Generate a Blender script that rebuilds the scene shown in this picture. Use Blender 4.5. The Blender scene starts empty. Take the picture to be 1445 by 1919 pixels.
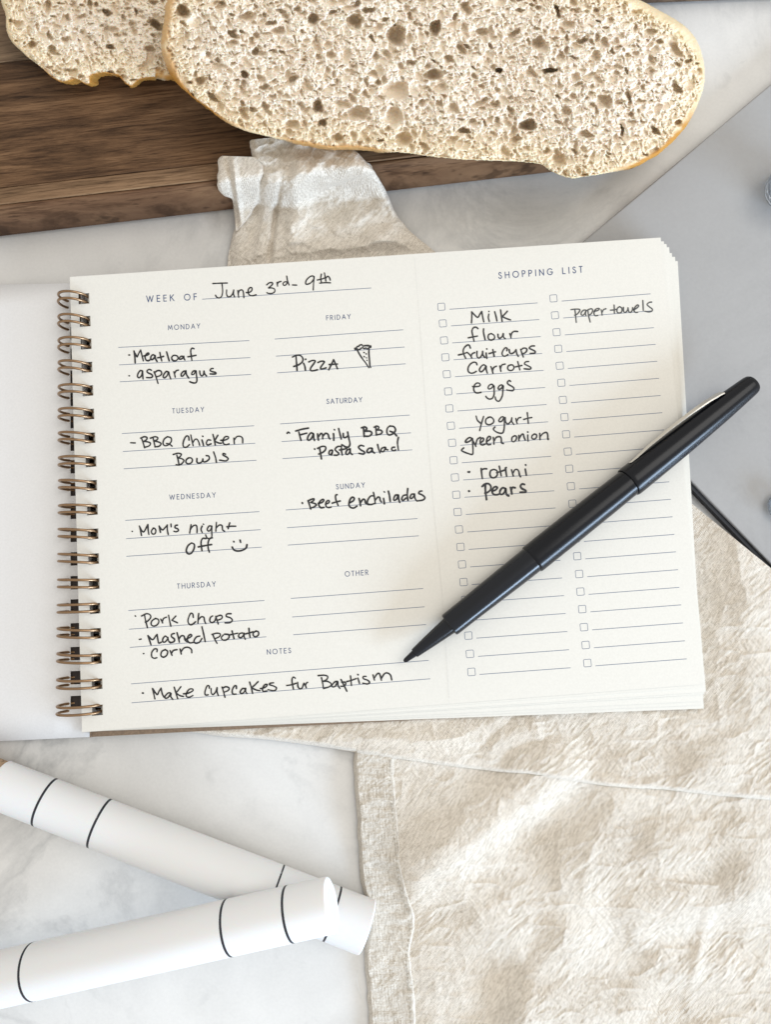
import bpy, math, random
import numpy as np
from mathutils import Matrix, Vector

random.seed(7)
RNG = np.random.default_rng(11)
scene = bpy.context.scene
COL = scene.collection

# ------------------------------------------------------------------ camera
FPX, CX, CY = 1430.0, 722.5, 959.5          # focal length and centre in photo pixels
HC = 0.2785                                   # camera height above the counter (m)
A, B = math.radians(4.87), math.radians(-0.58)
RM = Matrix.Rotation(B, 3, 'Y') @ Matrix.Rotation(A, 3, 'X')
cam_d = bpy.data.cameras.new("camera")
cam = bpy.data.objects.new("camera", cam_d)
COL.objects.link(cam)
cam.matrix_world = Matrix.Translation((0, 0, HC)) @ RM.to_4x4()
cam_d.sensor_fit = 'VERTICAL'
cam_d.sensor_height = 24.0
cam_d.lens = 24.0 * FPX / 1919.0
cam_d.clip_start = 0.01
cam_d.clip_end = 50.0
cam_d.dof.use_dof = True
cam_d.dof.focus_distance = 0.268
cam_d.dof.aperture_fstop = 15.0
scene.camera = cam
RN = np.array(RM)

# ------------------------------------------------------------------ light
world = bpy.data.worlds.new("World")
scene.world = world
world.use_nodes = True
bg = world.node_tree.nodes["Background"]
bg.inputs[0].default_value = (1.0, 0.98, 0.945, 1)
bg.inputs[1].default_value = 0.82


def area(name, azim, elev, dist, sx, sy, power, color, target=(0, -0.01, 0.01)):
    l = bpy.data.lights.new(name, 'AREA')
    l.shape = 'RECTANGLE'
    l.size, l.size_y = sx, sy
    l.energy = power
    l.color = color
    o = bpy.data.objects.new(name, l)
    COL.objects.link(o)
    a, e = math.radians(azim), math.radians(elev)
    d = Vector((math.cos(a) * math.cos(e), math.sin(a) * math.cos(e), math.sin(e)))
    o.location = Vector(target) + d * dist
    o.rotation_euler = (-d).to_track_quat('-Z', 'Y').to_euler()
    return o


area("window_light_right", 26, 56, 1.3, 0.8, 0.8, 5.6, (1.0, 0.975, 0.93))
area("window_light_front", -36, 15, 1.2, 0.75, 0.3, 20.0, (0.58, 0.76, 1.0))

scene.view_settings.view_transform = 'Standard'
scene.view_settings.look = 'None'
scene.view_settings.gamma = 1.0
scene.view_settings.exposure = 0.0
scene.render.engine = 'CYCLES'
scene.cycles.max_bounces = 8
scene.cycles.transparent_max_bounces = 8


# ------------------------------------------------------------------ helpers
def P(px, py, z):
    """Point of the place seen at a photo pixel, at height z above the counter."""
    px, py, z = np.broadcast_arrays(np.asarray(px, float), np.asarray(py, float), np.asarray(z, float))
    d = np.stack([(px - CX) / FPX, -(py - CY) / FPX, -np.ones_like(px)], -1) @ RN.T
    t = (HC - z) / -d[..., 2]
    return np.stack([d[..., 0] * t, d[..., 1] * t, z], -1)


def hsh(ix, iy, s):
    n = (ix.astype(np.int64) * 374761393 + iy.astype(np.int64) * 668265263 + s * 2147483647) & 0xffffffff
    n = ((n ^ (n >> 13)) * 1274126177) & 0xffffffff
    n = n ^ (n >> 16)
    return (n & 0xffffff) / float(0xffffff)


def vn(x, y, s=0):
    x = np.asarray(x, float); y = np.asarray(y, float)
    ix, iy = np.floor(x), np.floor(y)
    fx, fy = x - ix, y - iy
    fx = fx * fx * fx * (fx * (fx * 6 - 15) + 10)
    fy = fy * fy * fy * (fy * (fy * 6 - 15) + 10)
    a, b = hsh(ix, iy, s), hsh(ix + 1, iy, s)
    c, d = hsh(ix, iy + 1, s), hsh(ix + 1, iy + 1, s)
    return (a * (1 - fx) + b * fx) * (1 - fy) + (c * (1 - fx) + d * fx) * fy


def fbm(x, y, s=0, o=4, g=0.5):
    r, a, t = 0, 1.0, 0
    for k in range(o):
        r = r + a * vn(x * 2 ** k + 17.3 * k, y * 2 ** k - 9.1 * k, s + k)
        t += a; a *= g
    return r / t


def sst(a, b, x):
    t = np.clip((x - a) / (b - a), 0, 1)
    return t * t * (3 - 2 * t)


def link(o, parent=None):
    COL.objects.link(o)
    if parent is not None:
        o.parent = parent
    return o


def tag(o, label=None, cat=None, group=None, kind=None):
    if label: o["label"] = label
    if cat: o["category"] = cat
    if group: o["group"] = group
    if kind: o["kind"] = kind
    return o


def empty(name, loc=(0, 0, 0)):
    o = bpy.data.objects.new(name, None)
    o.empty_display_size = 0.01
    COL.objects.link(o)
    return o


def mesh(name, v, f, mat, parent=None, smooth=True, col=None):
    me = bpy.data.meshes.new(name)
    v = np.asarray(v, np.float32).reshape(-1, 3)
    if isinstance(f, np.ndarray) and f.ndim == 2:
        n, k = f.shape
        me.vertices.add(len(v)); me.vertices.foreach_set("co", v.ravel())
        me.loops.add(n * k); me.loops.foreach_set("vertex_index", f.astype(np.int32).ravel())
        me.polygons.add(n)
        me.polygons.foreach_set("loop_start", np.arange(0, n * k, k, dtype=np.int32))
        me.polygons.foreach_set("loop_total", np.full(n, k, np.int32))
        me.update(calc_edges=True)
    else:
        me.from_pydata([tuple(map(float, p)) for p in v], [], [tuple(map(int, q)) for q in f])
    me.validate()
    me.polygons.foreach_set("use_smooth", np.full(len(me.polygons), smooth, bool))
    if col is not None:
        at = me.color_attributes.new("Col", 'FLOAT_COLOR', 'POINT')
        c = np.ones((len(v), 4), np.float32); c[:, :3] = col.reshape(-1, 3)
        at.data.foreach_set("color", c.ravel())
    me.materials.append(mat)
    me.update()
    return link(bpy.data.objects.new(name, me), parent)


def grid_faces(ny, nx, mask=None, off=0):
    i = np.arange(ny * nx).reshape(ny, nx) + off
    q = np.stack([i[:-1, :-1], i[:-1, 1:], i[1:, 1:], i[1:, :-1]], -1)
    if mask is not None:
        return q[mask]
    return q.reshape(-1, 4)


def tube(pts, rad, seg=10, caps=True):
    pts = np.asarray(pts, float); n = len(pts)
    rad = np.broadcast_to(np.asarray(rad, float), (n,))
    T = np.gradient(pts, axis=0); T /= np.linalg.norm(T, axis=1)[:, None] + 1e-15
    up = np.array([0, 0, 1.0]) if abs(T[0][2]) < .9 else np.array([0, 1.0, 0])
    N = np.zeros_like(T); N[0] = np.cross(T[0], up); N[0] /= np.linalg.norm(N[0])
    for i in range(1, n):
        v = N[i - 1] - T[i] * (N[i - 1] @ T[i]); N[i] = v / np.linalg.norm(v)
    Bn = np.cross(T, N)
    a = np.linspace(0, 2 * math.pi, seg, endpoint=False)
    V = pts[:, None] + rad[:, None, None] * (np.cos(a)[None, :, None] * N[:, None] + np.sin(a)[None, :, None] * Bn[:, None])
    F = []
    for i in range(n - 1):
        for j in range(seg):
            k = (j + 1) % seg
            F.append((i * seg + j, i * seg + k, (i + 1) * seg + k, (i + 1) * seg + j))
    if caps:
        F.append(tuple(range(seg))[::-1]); F.append(tuple(range((n - 1) * seg, n * seg)))
    return V.reshape(-1, 3), F


def lathe(name, a, b, prof, mat, parent=None, seg=64, lobes=None, smooth=True):
    """Turned body round the axis a->b; prof = [(distance from a, radius)...]."""
    a = np.asarray(a, float); b = np.asarray(b, float)
    T = (b - a) / np.linalg.norm(b - a)
    U = np.cross(T, [0, 0, 1.0]); U /= np.linalg.norm(U); W = np.cross(U, T)
    an = np.linspace(0, 2 * math.pi, seg, endpoint=False)
    V = []
    for d, r in prof:
        rr = np.full(seg, r) if lobes is None else r * lobes(d, an)
        V.append(a + T * d + rr[:, None] * (np.cos(an)[:, None] * U + np.sin(an)[:, None] * W))
    V = np.concatenate(V); F = []
    n = len(prof)
    for i in range(n - 1):
        for j in range(seg):
            k = (j + 1) % seg
            F.append((i * seg + j, (i + 1) * seg + j, (i + 1) * seg + k, i * seg + k))
    F.append(tuple(range(seg))); F.append(tuple(range((n - 1) * seg, n * seg))[::-1])
    o = mesh(name, V, F, mat, parent, smooth)
    if smooth:
        ang_smooth(o)
    return o


def ang_smooth(o, deg=32):
    me = o.data
    try:
        me.set_sharp_from_angle(angle=math.radians(deg))
    except Exception:
        pass


def prism(name, poly, z0, z1, mat, parent=None, bevel=0.0, seg=3):
    n = len(poly)
    V = [(x, y, z0) for x, y in poly] + [(x, y, z1) for x, y in poly]
    F = [tuple(range(n))[::-1], tuple(range(n, 2 * n))] + [(i, (i + 1) % n, n + (i + 1) % n, n + i) for i in range(n)]
    o = mesh(name, V, F, mat, parent, True)
    if bevel:
        m = o.modifiers.new("edge", 'BEVEL'); m.width = bevel; m.segments = seg; m.limit_method = 'ANGLE'
    ang_smooth(o)
    return o


# ------------------------------------------------------------------ materials
class M:
    def __init__(s, name):
        s.m = bpy.data.materials.new(name); s.m.use_nodes = True
        s.t = s.m.node_tree; s.b = s.t.nodes["Principled BSDF"]

    def n(s, typ, **kw):
        x = s.t.nodes.new(typ)
        for k, v in kw.items():
            if k.startswith('i_'):
                x.inputs[k[2:].replace('_', ' ')].default_value = v
            else:
                setattr(x, k, v)
        return x

    def l(s, a, b): s.t.links.new(a, b)

    def set(s, **kw):
        for k, v in kw.items():
            s.b.inputs[k.replace('_', ' ')].default_value = v
        return s

    def coord(s, scale=(1, 1, 1), rot=(0, 0, 0), loc=(0, 0, 0), kind='Object'):
        tc = s.n('ShaderNodeTexCoord'); mp = s.n('ShaderNodeMapping')
        mp.inputs['Scale'].default_value = scale; mp.inputs['Rotation'].default_value = rot
        mp.inputs['Location'].default_value = loc
        s.l(tc.outputs[kind], mp.inputs[0]); return mp.outputs[0]

    def noise(s, vec, scale, detail=4, rough=.55, dist=0.0):
        x = s.n('ShaderNodeTexNoise'); x.inputs['Scale'].default_value = scale
        x.inputs['Detail'].default_value = detail; x.inputs['Roughness'].default_value = rough
        x.inputs['Distortion'].default_value = dist
        s.l(vec, x.inputs['Vector']); return x.outputs[0]

    def ramp(s, fac, stops):
        r = s.n('ShaderNodeValToRGB'); e = r.color_ramp.elements
        while len(e) < len(stops): e.new(.5)
        for i, (p, c) in enumerate(stops):
            e[i].position = p; e[i].color = (*c, 1) if len(c) == 3 else c
        s.l(fac, r.inputs[0]); return r.outputs[0]

    def mix(s, fac, a, b, mode='MIX'):
        x = s.n('ShaderNodeMix', data_type='RGBA', blend_type=mode)
        for sock, v in ((x.inputs[0], fac), (x.inputs[6], a), (x.inputs[7], b)):
            if hasattr(v, 'is_linked') or hasattr(v, 'links'): s.l(v, sock)
            elif isinstance(v, (int, float)): sock.default_value = v
            else: sock.default_value = (*v, 1)
        return x.outputs[2]

    def math(s, op, a, b=0.0):
        x = s.n('ShaderNodeMath', operation=op)
        for i, v in enumerate((a, b)):
            if isinstance(v, (int, float)): x.inputs[i].default_value = v
            else: s.l(v, x.inputs[i])
        return x.outputs[0]

    def bump(s, h, dist, strength=1.0):
        b = s.n('ShaderNodeBump'); b.inputs['Distance'].default_value = dist
        b.inputs['Strength'].default_value = strength
        s.l(h, b.inputs['Height']); s.l(b.outputs[0], s.b.inputs['Normal'])


def flat(name, c, rough=.5, **kw):
    m = M(name); m.set(Base_Color=(*c, 1), Roughness=rough, **kw); return m.m


def marble(name, base, vein, seed, vein_amt=.5, low=.80):
    m = M(name)
    v = m.coord(loc=(seed, seed * .7, 0))
    big = m.noise(v, 14, 5, .6, .6)
    mott = m.ramp(big, [(.32, tuple(c * low for c in base)), (.64, base)])
    w = m.noise(v, 9, 8, .62, 1.6)
    d = m.math('ABSOLUTE', m.math('SUBTRACT', w, .5))
    vf = m.ramp(d, [(0, (1, 1, 1)), (.012, (.7, .7, .7)), (.05, (0, 0, 0))])
    gate = m.ramp(m.noise(v, 9, 2), [(.40, (0, 0, 0)), (.62, (1, 1, 1))])
    k = m.math('MULTIPLY', m.math('MULTIPLY', vf, gate), vein_amt)
    c = m.mix(k, mott, vein)
    blot = m.ramp(m.noise(v, 75, 3, .6, .8), [(.61, (0, 0, 0)), (.74, (1, 1, 1))])
    g2 = m.ramp(m.noise(v, 20, 2), [(.44, (0, 0, 0)), (.58, (1, 1, 1))])
    c = m.mix(m.math('MULTIPLY', m.math('MULTIPLY', blot, g2), .5 * vein_amt), c, vein)
    gr = m.noise(v, 900, 2)
    c = m.mix(.12, c, m.ramp(gr, [(.3, tuple(x * .8 for x in base)), (.7, tuple(min(1, x * 1.15) for x in base))]))
    m.l(c, m.b.inputs['Base Color'])
    m.set(Roughness=.34)
    m.b.inputs['Specular IOR Level'].default_value = .35
    m.bump(gr, .00004, .25)
    return m.m


MARBLE = marble("white_marble", (.74, .725, .695), (.33, .33, .325), 4.7, .6)
SLABM = marble("grey_marble", (.345, .34, .335), (.18, .18, .18), 8.6, .16, .93)
SLAB_SHADE = flat("slab_edge_shade", (.03, .031, .036), .6)  # near-black in place of the shadow under the slab edge


def wood(name, dark, mid, light, seed, rot):
    m = M(name)
    v = m.coord(rot=(0, 0, rot))
    mp = m.n('ShaderNodeMapping'); mp.inputs['Scale'].default_value = (1, 9, 1)
    mp.inputs['Location'].default_value = (seed, seed * 1.7, 0)
    m.l(v, mp.inputs[0])
    n1 = m.noise(mp.outputs[0], 14, 8, .68, .7)
    mp2 = m.n('ShaderNodeMapping'); mp2.inputs['Scale'].default_value = (1, 22, 1)
    m.l(v, mp2.inputs[0])
    n2 = m.noise(mp2.outputs[0], 60, 4, .65, .2)
    c = m.ramp(n1, [(.34, dark), (.5, mid), (.66, light)])
    fine = m.ramp(n2, [(.34, (.38, .34, .31)), (.52, (1, 1, 1))])
    c = m.mix(.85, c, fine, 'MULTIPLY')
    n3 = m.noise(mp2.outputs[0], 110, 2, .6)
    pores = m.ramp(n3, [(.32, (.18, .15, .13)), (.40, (1, 1, 1))])
    c = m.mix(.6, c, pores, 'MULTIPLY')
    m.l(c, m.b.inputs['Base Color'])
    m.set(Roughness=.6)
    m.b.inputs['Specular IOR Level'].default_value = .15
    m.bump(n2, .00025, .5)
    return m.m


def paper(name, c, var=.02):
    m = M(name)
    v = m.coord()
    n = m.noise(v, 1400, 3)
    lo = tuple(x * (1 - var) for x in c); hi = tuple(min(.95, x * (1 + var)) for x in c)
    m.l(m.ramp(n, [(.35, lo), (.65, hi)]), m.b.inputs['Base Color'])
    m.set(Roughness=.85); m.b.inputs['Specular IOR Level'].default_value = .2
    m.bump(m.noise(v, 500, 4), .00005, .35)
    return m.m


PAGE = paper("ivory_paper", (.728, .70, .635))
COVERW = paper("white_card", (.76, .755, .75))
KRAFT = paper("brown_board", (.23, .165, .115), .15)
HOLE_SHADE = flat("hole_shade_board", (.035, .026, .022), .8)  # near-black in place of the shade inside the cover holes
INK = flat("black_ink", (.012, .012, .014), .45)
INKG = flat("reflection_grey_ink", (.055, .058, .058), .5)  # black ink greyed to paint in its blur and reflected light
PRINT = flat("blue_print", (.05, .08, .17), .7)
RULE = flat("ruled_blue_grey", (.15, .18, .25), .7)
PERF = flat("perforation_grey", (.60, .585, .55), .8)
BRONZE = M("bronze_wire").set(Base_Color=(.31, .195, .11, 1), Metallic=.95, Roughness=.3).m
BLACK = M("matt_black_plastic")
BLACK.set(Base_Color=(.0025, .003, .005, 1), Roughness=.25)
BLACK.b.inputs['Specular IOR Level'].default_value = .3
BLACK.bump(BLACK.noise(BLACK.coord(), 1800, 2), .00002, .25)
BLACK = BLACK.m
GRIPM = M("glossy_black_plastic")
GRIPM.set(Base_Color=(.006, .007, .010, 1), Roughness=.2)
GRIPM.b.inputs['Specular IOR Level'].default_value = .35
GRIPM.bump(GRIPM.noise(GRIPM.coord(), 400, 3), .00006, .3)
GRIPM = GRIPM.m
CLIPM = M("pale_metal").set(Base_Color=(.66, .63, .57, 1), Metallic=.8, Roughness=.32).m
GLASS = M("clear_glass").set(Base_Color=(.82, .87, .93, 1), Roughness=.08, IOR=1.45).m
GLASS.node_tree.nodes["Principled BSDF"].inputs['Transmission Weight'].default_value = .85


def cloth_mat(name, c, rot=.6):
    m = M(name)
    v = m.coord(rot=(0, 0, rot))
    w1 = m.n('ShaderNodeTexWave', wave_type='BANDS', bands_direction='X')
    w2 = m.n('ShaderNodeTexWave', wave_type='BANDS', bands_direction='Y')
    for w in (w1, w2):
        w.inputs['Scale'].default_value = 620; w.inputs['Distortion'].default_value = 2.5
        w.inputs['Detail'].default_value = 2; w.inputs['Detail Scale'].default_value = .6
        m.l(v, w.inputs[0])
    h = m.math('ADD', w1.outputs[1], w2.outputs[1])
    big = m.noise(v, 30, 4)
    cc = m.ramp(big, [(.3, tuple(x * .93 for x in c)), (.7, tuple(x * 1.05 for x in c))])
    thr = m.ramp(h, [(.35, (.84, .82, .80)), (1.2, (1, 1, 1))])  # weave hollows painted darker, as shade between the threads
    cc = m.mix(1.0, cc, thr, 'MULTIPLY')
    for ang in (.78, -.78):      # slubby yarns, then shade of the pin-holes between them painted in
        mz = m.n('ShaderNodeMapping'); mz.inputs['Rotation'].default_value = (0, 0, ang - rot); mz.inputs['Scale'].default_value = (1, .2, 1)
        m.l(v, mz.inputs[0])
        cc = m.mix(.55, cc, m.ramp(m.noise(mz.outputs[0], 1700, 2, .6), [(.36, (.74, .715, .68)), (.52, (1, 1, 1)), (.68, (1.06, 1.06, 1.06))]), 'MULTIPLY')
    cc = m.mix(.6, cc, m.ramp(m.noise(v, 2300, 1, .5), [(.33, (.66, .62, .57)), (.46, (1, 1, 1))]), 'MULTIPLY')
    mp = m.n('ShaderNodeMapping'); mp.inputs['Scale'].default_value = (1, 3.5, 1); m.l(v, mp.inputs[0])
    sp = m.ramp(m.noise(mp.outputs[0], 420, 2, .5), [(.755, (0, 0, 0)), (.79, (1, 1, 1))])
    cc = m.mix(m.math('MULTIPLY', sp, .75), cc, (.17, .125, .085))
    m.l(cc, m.b.inputs['Base Color'])
    m.set(Roughness=.92); m.b.inputs['Specular IOR Level'].default_value = .12
    m.b.inputs['Sheen Weight'].default_value = .15
    cr = []
    for ang in (.78, -.78):
        mq = m.n('ShaderNodeMapping'); mq.inputs['Rotation'].default_value = (0, 0, ang - rot); mq.inputs['Scale'].default_value = (1, .14, 1)
        m.l(v, mq.inputs[0]); cr.append(m.noise(mq.outputs[0], 1100, 2, .5))
    sel = m.ramp(m.noise(v, 90, 2), [(.42, (0, 0, 0)), (.58, (1, 1, 1))])
    crs = m.mix(sel, cr[0], cr[1])
    hn = m.math('ADD', m.math('MULTIPLY', h, .5), m.math('ADD', m.math('MULTIPLY', crs, 1.1), m.noise(v, 2200, 2)))
    m.bump(hn, .00022, .75)
    return m.m


LINEN = cloth_mat("oat_linen", (.80, .735, .64))
LINENH = cloth_mat("oat_linen_hem", (.715, .66, .575), .05)
THREAD = flat("linen_thread", (.50, .45, .37), .9)

BREADM = M("bread_crumb_and_crust")
_a = BREADM.n('ShaderNodeVertexColor', layer_name="Col")
_v = BREADM.coord()
_n = BREADM.noise(_v, 700, 3)
_c = BREADM.mix(.5, _a.outputs[0], BREADM.ramp(_n, [(.3, (.86, .82, .76)), (.65, (1, 1, 1))]), 'MULTIPLY')
BREADM.l(_c, BREADM.b.inputs['Base Color'])
BREADM.set(Roughness=.6)
BREADM.b.inputs['Specular IOR Level'].default_value = .12
BREADM.b.inputs['Subsurface Weight'].default_value = .4
BREADM.b.inputs['Subsurface Radius'].default_value = (1.0, .6, .35)
BREADM.b.inputs['Subsurface Scale'].default_value = .0006
BREADM.bump(_n, .0002, .5)
BREADM = BREADM.m

WHITEP = M("white_silicone").set(Base_Color=(.77, .77, .765, 1), Roughness=.48)
WHITEP.b.inputs['Subsurface Weight'].default_value = .15
WHITEP.b.inputs['Subsurface Scale'].default_value = .003
WHITEP.b.inputs['Specular IOR Level'].default_value = .35
WHITEP = WHITEP.m
PLUG = flat('pale_grey_plug', (.66, .655, .65), .6)
GROOVE = M("worn_black_line")
_v = GROOVE.coord()
_n = GROOVE.noise(_v, 260, 3)
GROOVE.l(GROOVE.ramp(_n, [(.66, (.012, .013, .02)), (.72, (.35, .35, .37))]), GROOVE.b.inputs['Base Color'])
GROOVE = GROOVE.m
LIGHTWOOD = wood("beech_wood", (.30, .20, .125), (.40, .28, .18), (.48, .35, .235), 4.0, .2)

# ------------------------------------------------------------------ counter and slab
tag(mesh("countertop", [(-1.2, -1.2, 0), (1.2, -1.2, 0), (1.2, 1.2, 0), (-1.2, 1.2, 0)],
         [(0, 1, 2, 3)], MARBLE, None, False), kind="structure",
    label="white marble countertop with soft grey veins")

SZ = .0050
c0 = P(960, 565, SZ)[:2]
d1 = P(1445, 158, SZ)[:2] - P(1090, 455, SZ)[:2]; d1 /= np.linalg.norm(d1)
e0 = P(1299, 905, SZ)[:2]; d2 = P(1445, 1056, SZ)[:2] - e0; d2 /= np.linalg.norm(d2)
# corner = crossing of the two edge lines
q = P(1090, 455, SZ)[:2]
tt = np.linalg.solve(np.array([d1, -d2]).T, e0 - q)
corner = q + d1 * tt[0]
slab = empty("stone_slab")
tag(slab, "pale grey stone slab over an added dark base painted as edge shadow, at the right under the notebook corner", "slab")
poly = [corner, corner + d2 * .36, corner + d2 * .36 + d1 * .36, corner + d1 * .36]
prism("slab_top", [tuple(p) for p in poly], SZ - .0016, SZ, SLABM, slab, .0005, 3)
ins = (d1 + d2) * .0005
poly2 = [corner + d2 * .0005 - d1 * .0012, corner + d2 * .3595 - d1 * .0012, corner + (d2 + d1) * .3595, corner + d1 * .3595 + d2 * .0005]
prism("slab_shade_base", [tuple(p) for p in poly2], .0002, SZ - .00165, SLAB_SHADE, slab)  # dark base juts past the slab to paint the shadow along its edge


def round_glass(name, px, py, rpx, h, label):
    z = SZ + .0002
    c = P(px, py, z); r = np.linalg.norm(P(px + rpx, py, z) - c)
    root = empty(name)
    tag(root, label, "glass")
    top = c + np.array([0, 0, h])
    pr = [(0, r * .78), (.0004, r * .86), (h * .3, r * .97), (h * .6, r), (h, r * .99), (h + .0004, r * .965), (h, r * .93), (h * .6, r * .93),
          (h * .3, r * .88), (.0016, r * .7), (.0016, r * .05)]
    o = bpy.data.objects
    an = np.linspace(0, 2 * math.pi, 64, endpoint=False)
    V = np.concatenate([np.stack([c[0] + rr * np.cos(an), c[1] + rr * np.sin(an), np.full(64, z + d)], -1) for d, rr in pr])
    F = []
    for i in range(len(pr) - 1):
        for j in range(64):
            k = (j + 1) % 64
            F.append((i * 64 + j, i * 64 + k, (i + 1) * 64 + k, (i + 1) * 64 + j))
    F.append(tuple(range(64))[::-1]); n = len(pr); F.append(tuple(range((n - 1) * 64, n * 64)))
    ob = mesh("glass_wall", V, F, GLASS, root, True)
    return root


round_glass("glass_dish", 1470, 362, 44, .012, "round clear glass dish cut by the right frame edge above the pen")
round_glass("glass_coaster", 1463, 950, 27, .003, "flat round glass coaster with a thin rim at the right frame edge below the pen")

# ------------------------------------------------------------------ cutting board
BZ = .018
fa, fb = P(0, 446, 0.0012)[:2], P(1023, 327, 0.0012)[:2]
bu = (fb - fa) / np.linalg.norm(fb - fa); bv = np.array([-bu[1], bu[0]])
brot = -math.atan2(bu[1], bu[0])
board = empty("cutting_board")
tag(board, "dark brown wooden cutting board under the bread, along the top left", "cutting board")
xr = float((P(1085, 300, BZ)[:2] - fa) @ bu)
xl = -.20


def edge_v(px, py, z):
    return float((P(px, py, z)[:2] - fa) @ bv)


vs = [0.0, .0036, edge_v(0, 352, BZ), edge_v(0, 118, BZ), edge_v(0, 118, BZ) + .045, .14]
WD = (.055, .036, .024)
ws = [wood("walnut_edge", (.06, .034, .02), (.105, .062, .037), (.16, .098, .058), 2.2, brot),
      wood("walnut_dark", (.042, .021, .010), (.125, .066, .032), (.24, .135, .068), 5.3, brot),
      wood("walnut_pale", (.12, .078, .046), (.19, .125, .075), (.27, .18, .105), 9.1, brot),
      wood("walnut_mid", (.10, .065, .043), (.17, .115, .075), (.22, .155, .10), 1.4, brot)]
ws = [wood('walnut_front', (.055, .026, .013), (.13, .068, .036), (.22, .125, .066), 7.7, brot), wood('walnut_amber', (.13, .075, .038), (.22, .13, .07), (.32, .20, .11), 2.2, brot)] + ws[1:]
for i in range(5):
    v0, v1 = vs[i] + (0 if i == 0 else .00006), vs[i + 1]
    if i == 0:   # front strip with a rounded nose
        prof = [(v1, .0008), (.002, .0008), (.0006, .0014), (.0001, .0028), (0, .005), (.0001, .0115), (.0005, .0145), (.0013, .0166), (.0024, .0177), (v1, BZ)]
    else:
        prof = [(v0, .0008), (v1, .0008), (v1, BZ), (v0, BZ)]
    n = len(prof)
    V = []
    for x in np.linspace(xl, xr, 2):
        for v, z in prof:
            p = fa + bu * x + bv * v
            V.append((p[0], p[1], z))
    F = [tuple(range(n)), tuple(range(n, 2 * n))[::-1]] + [((k + 1) % n, k, n + k, n + (k + 1) % n) for k in range(n)]
    o = mesh("plank", V, F, ws[i], board, True)
    ang_smooth(o, 35)
    mo = o.modifiers.new("edge", 'BEVEL'); mo.width = .0004 if i else .0008; mo.segments = 2; mo.limit_method = 'ANGLE'; mo.angle_limit = 1.0

# second board just entering at the top right
b2 = [P(1180, 10, .001)[:2], P(1480, -2, .001)[:2], P(1480, -160, .001)[:2], P(1180, -150, .001)[:2]]
o = prism("wooden_tray", [tuple(p) for p in b2][::-1], .0005, .012, ws[4], None, .002, 4)
tag(o, "brown wooden tray edge just entering at the top right corner", "tray")


# ------------------------------------------------------------------ bread
def poly_sd(px, py, poly):
    """signed distance (px, inside positive) to a closed polygon"""
    x, y = px.ravel(), py.ravel()
    d = np.full(x.shape, 1e9); ins = np.zeros(x.shape, bool)
    n = len(poly)
    for i in range(n):
        ax, ay = poly[i]; bx, by = poly[(i + 1) % n]
        ex, ey = bx - ax, by - ay
        t = np.clip(((x - ax) * ex + (y - ay) * ey) / (ex * ex + ey * ey + 1e-9), 0, 1)
        d = np.minimum(d, np.hypot(x - ax - t * ex, y - ay - t * ey))
        c = ((ay > y) != (by > y)) & (x < (bx - ax) * (y - ay) / (by - ay + 1e-12) + ax)
        ins ^= c
    return np.where(ins, d, -d).reshape(px.shape)


def smooth_poly(pts, n=6):
    p = np.array(pts, float); N = len(p); out = []
    for i in range(N):
        a, b, c, d = p[i - 1], p[i], p[(i + 1) % N], p[(i + 2) % N]
        for k in range(n):
            t = k / n
            out.append(.5 * ((2 * b) + (c - a) * t + (2 * a - 5 * b + 4 * c - d) * t * t + (-a + 3 * b - 3 * c + d) * t ** 3))
    return np.array(out)


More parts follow.
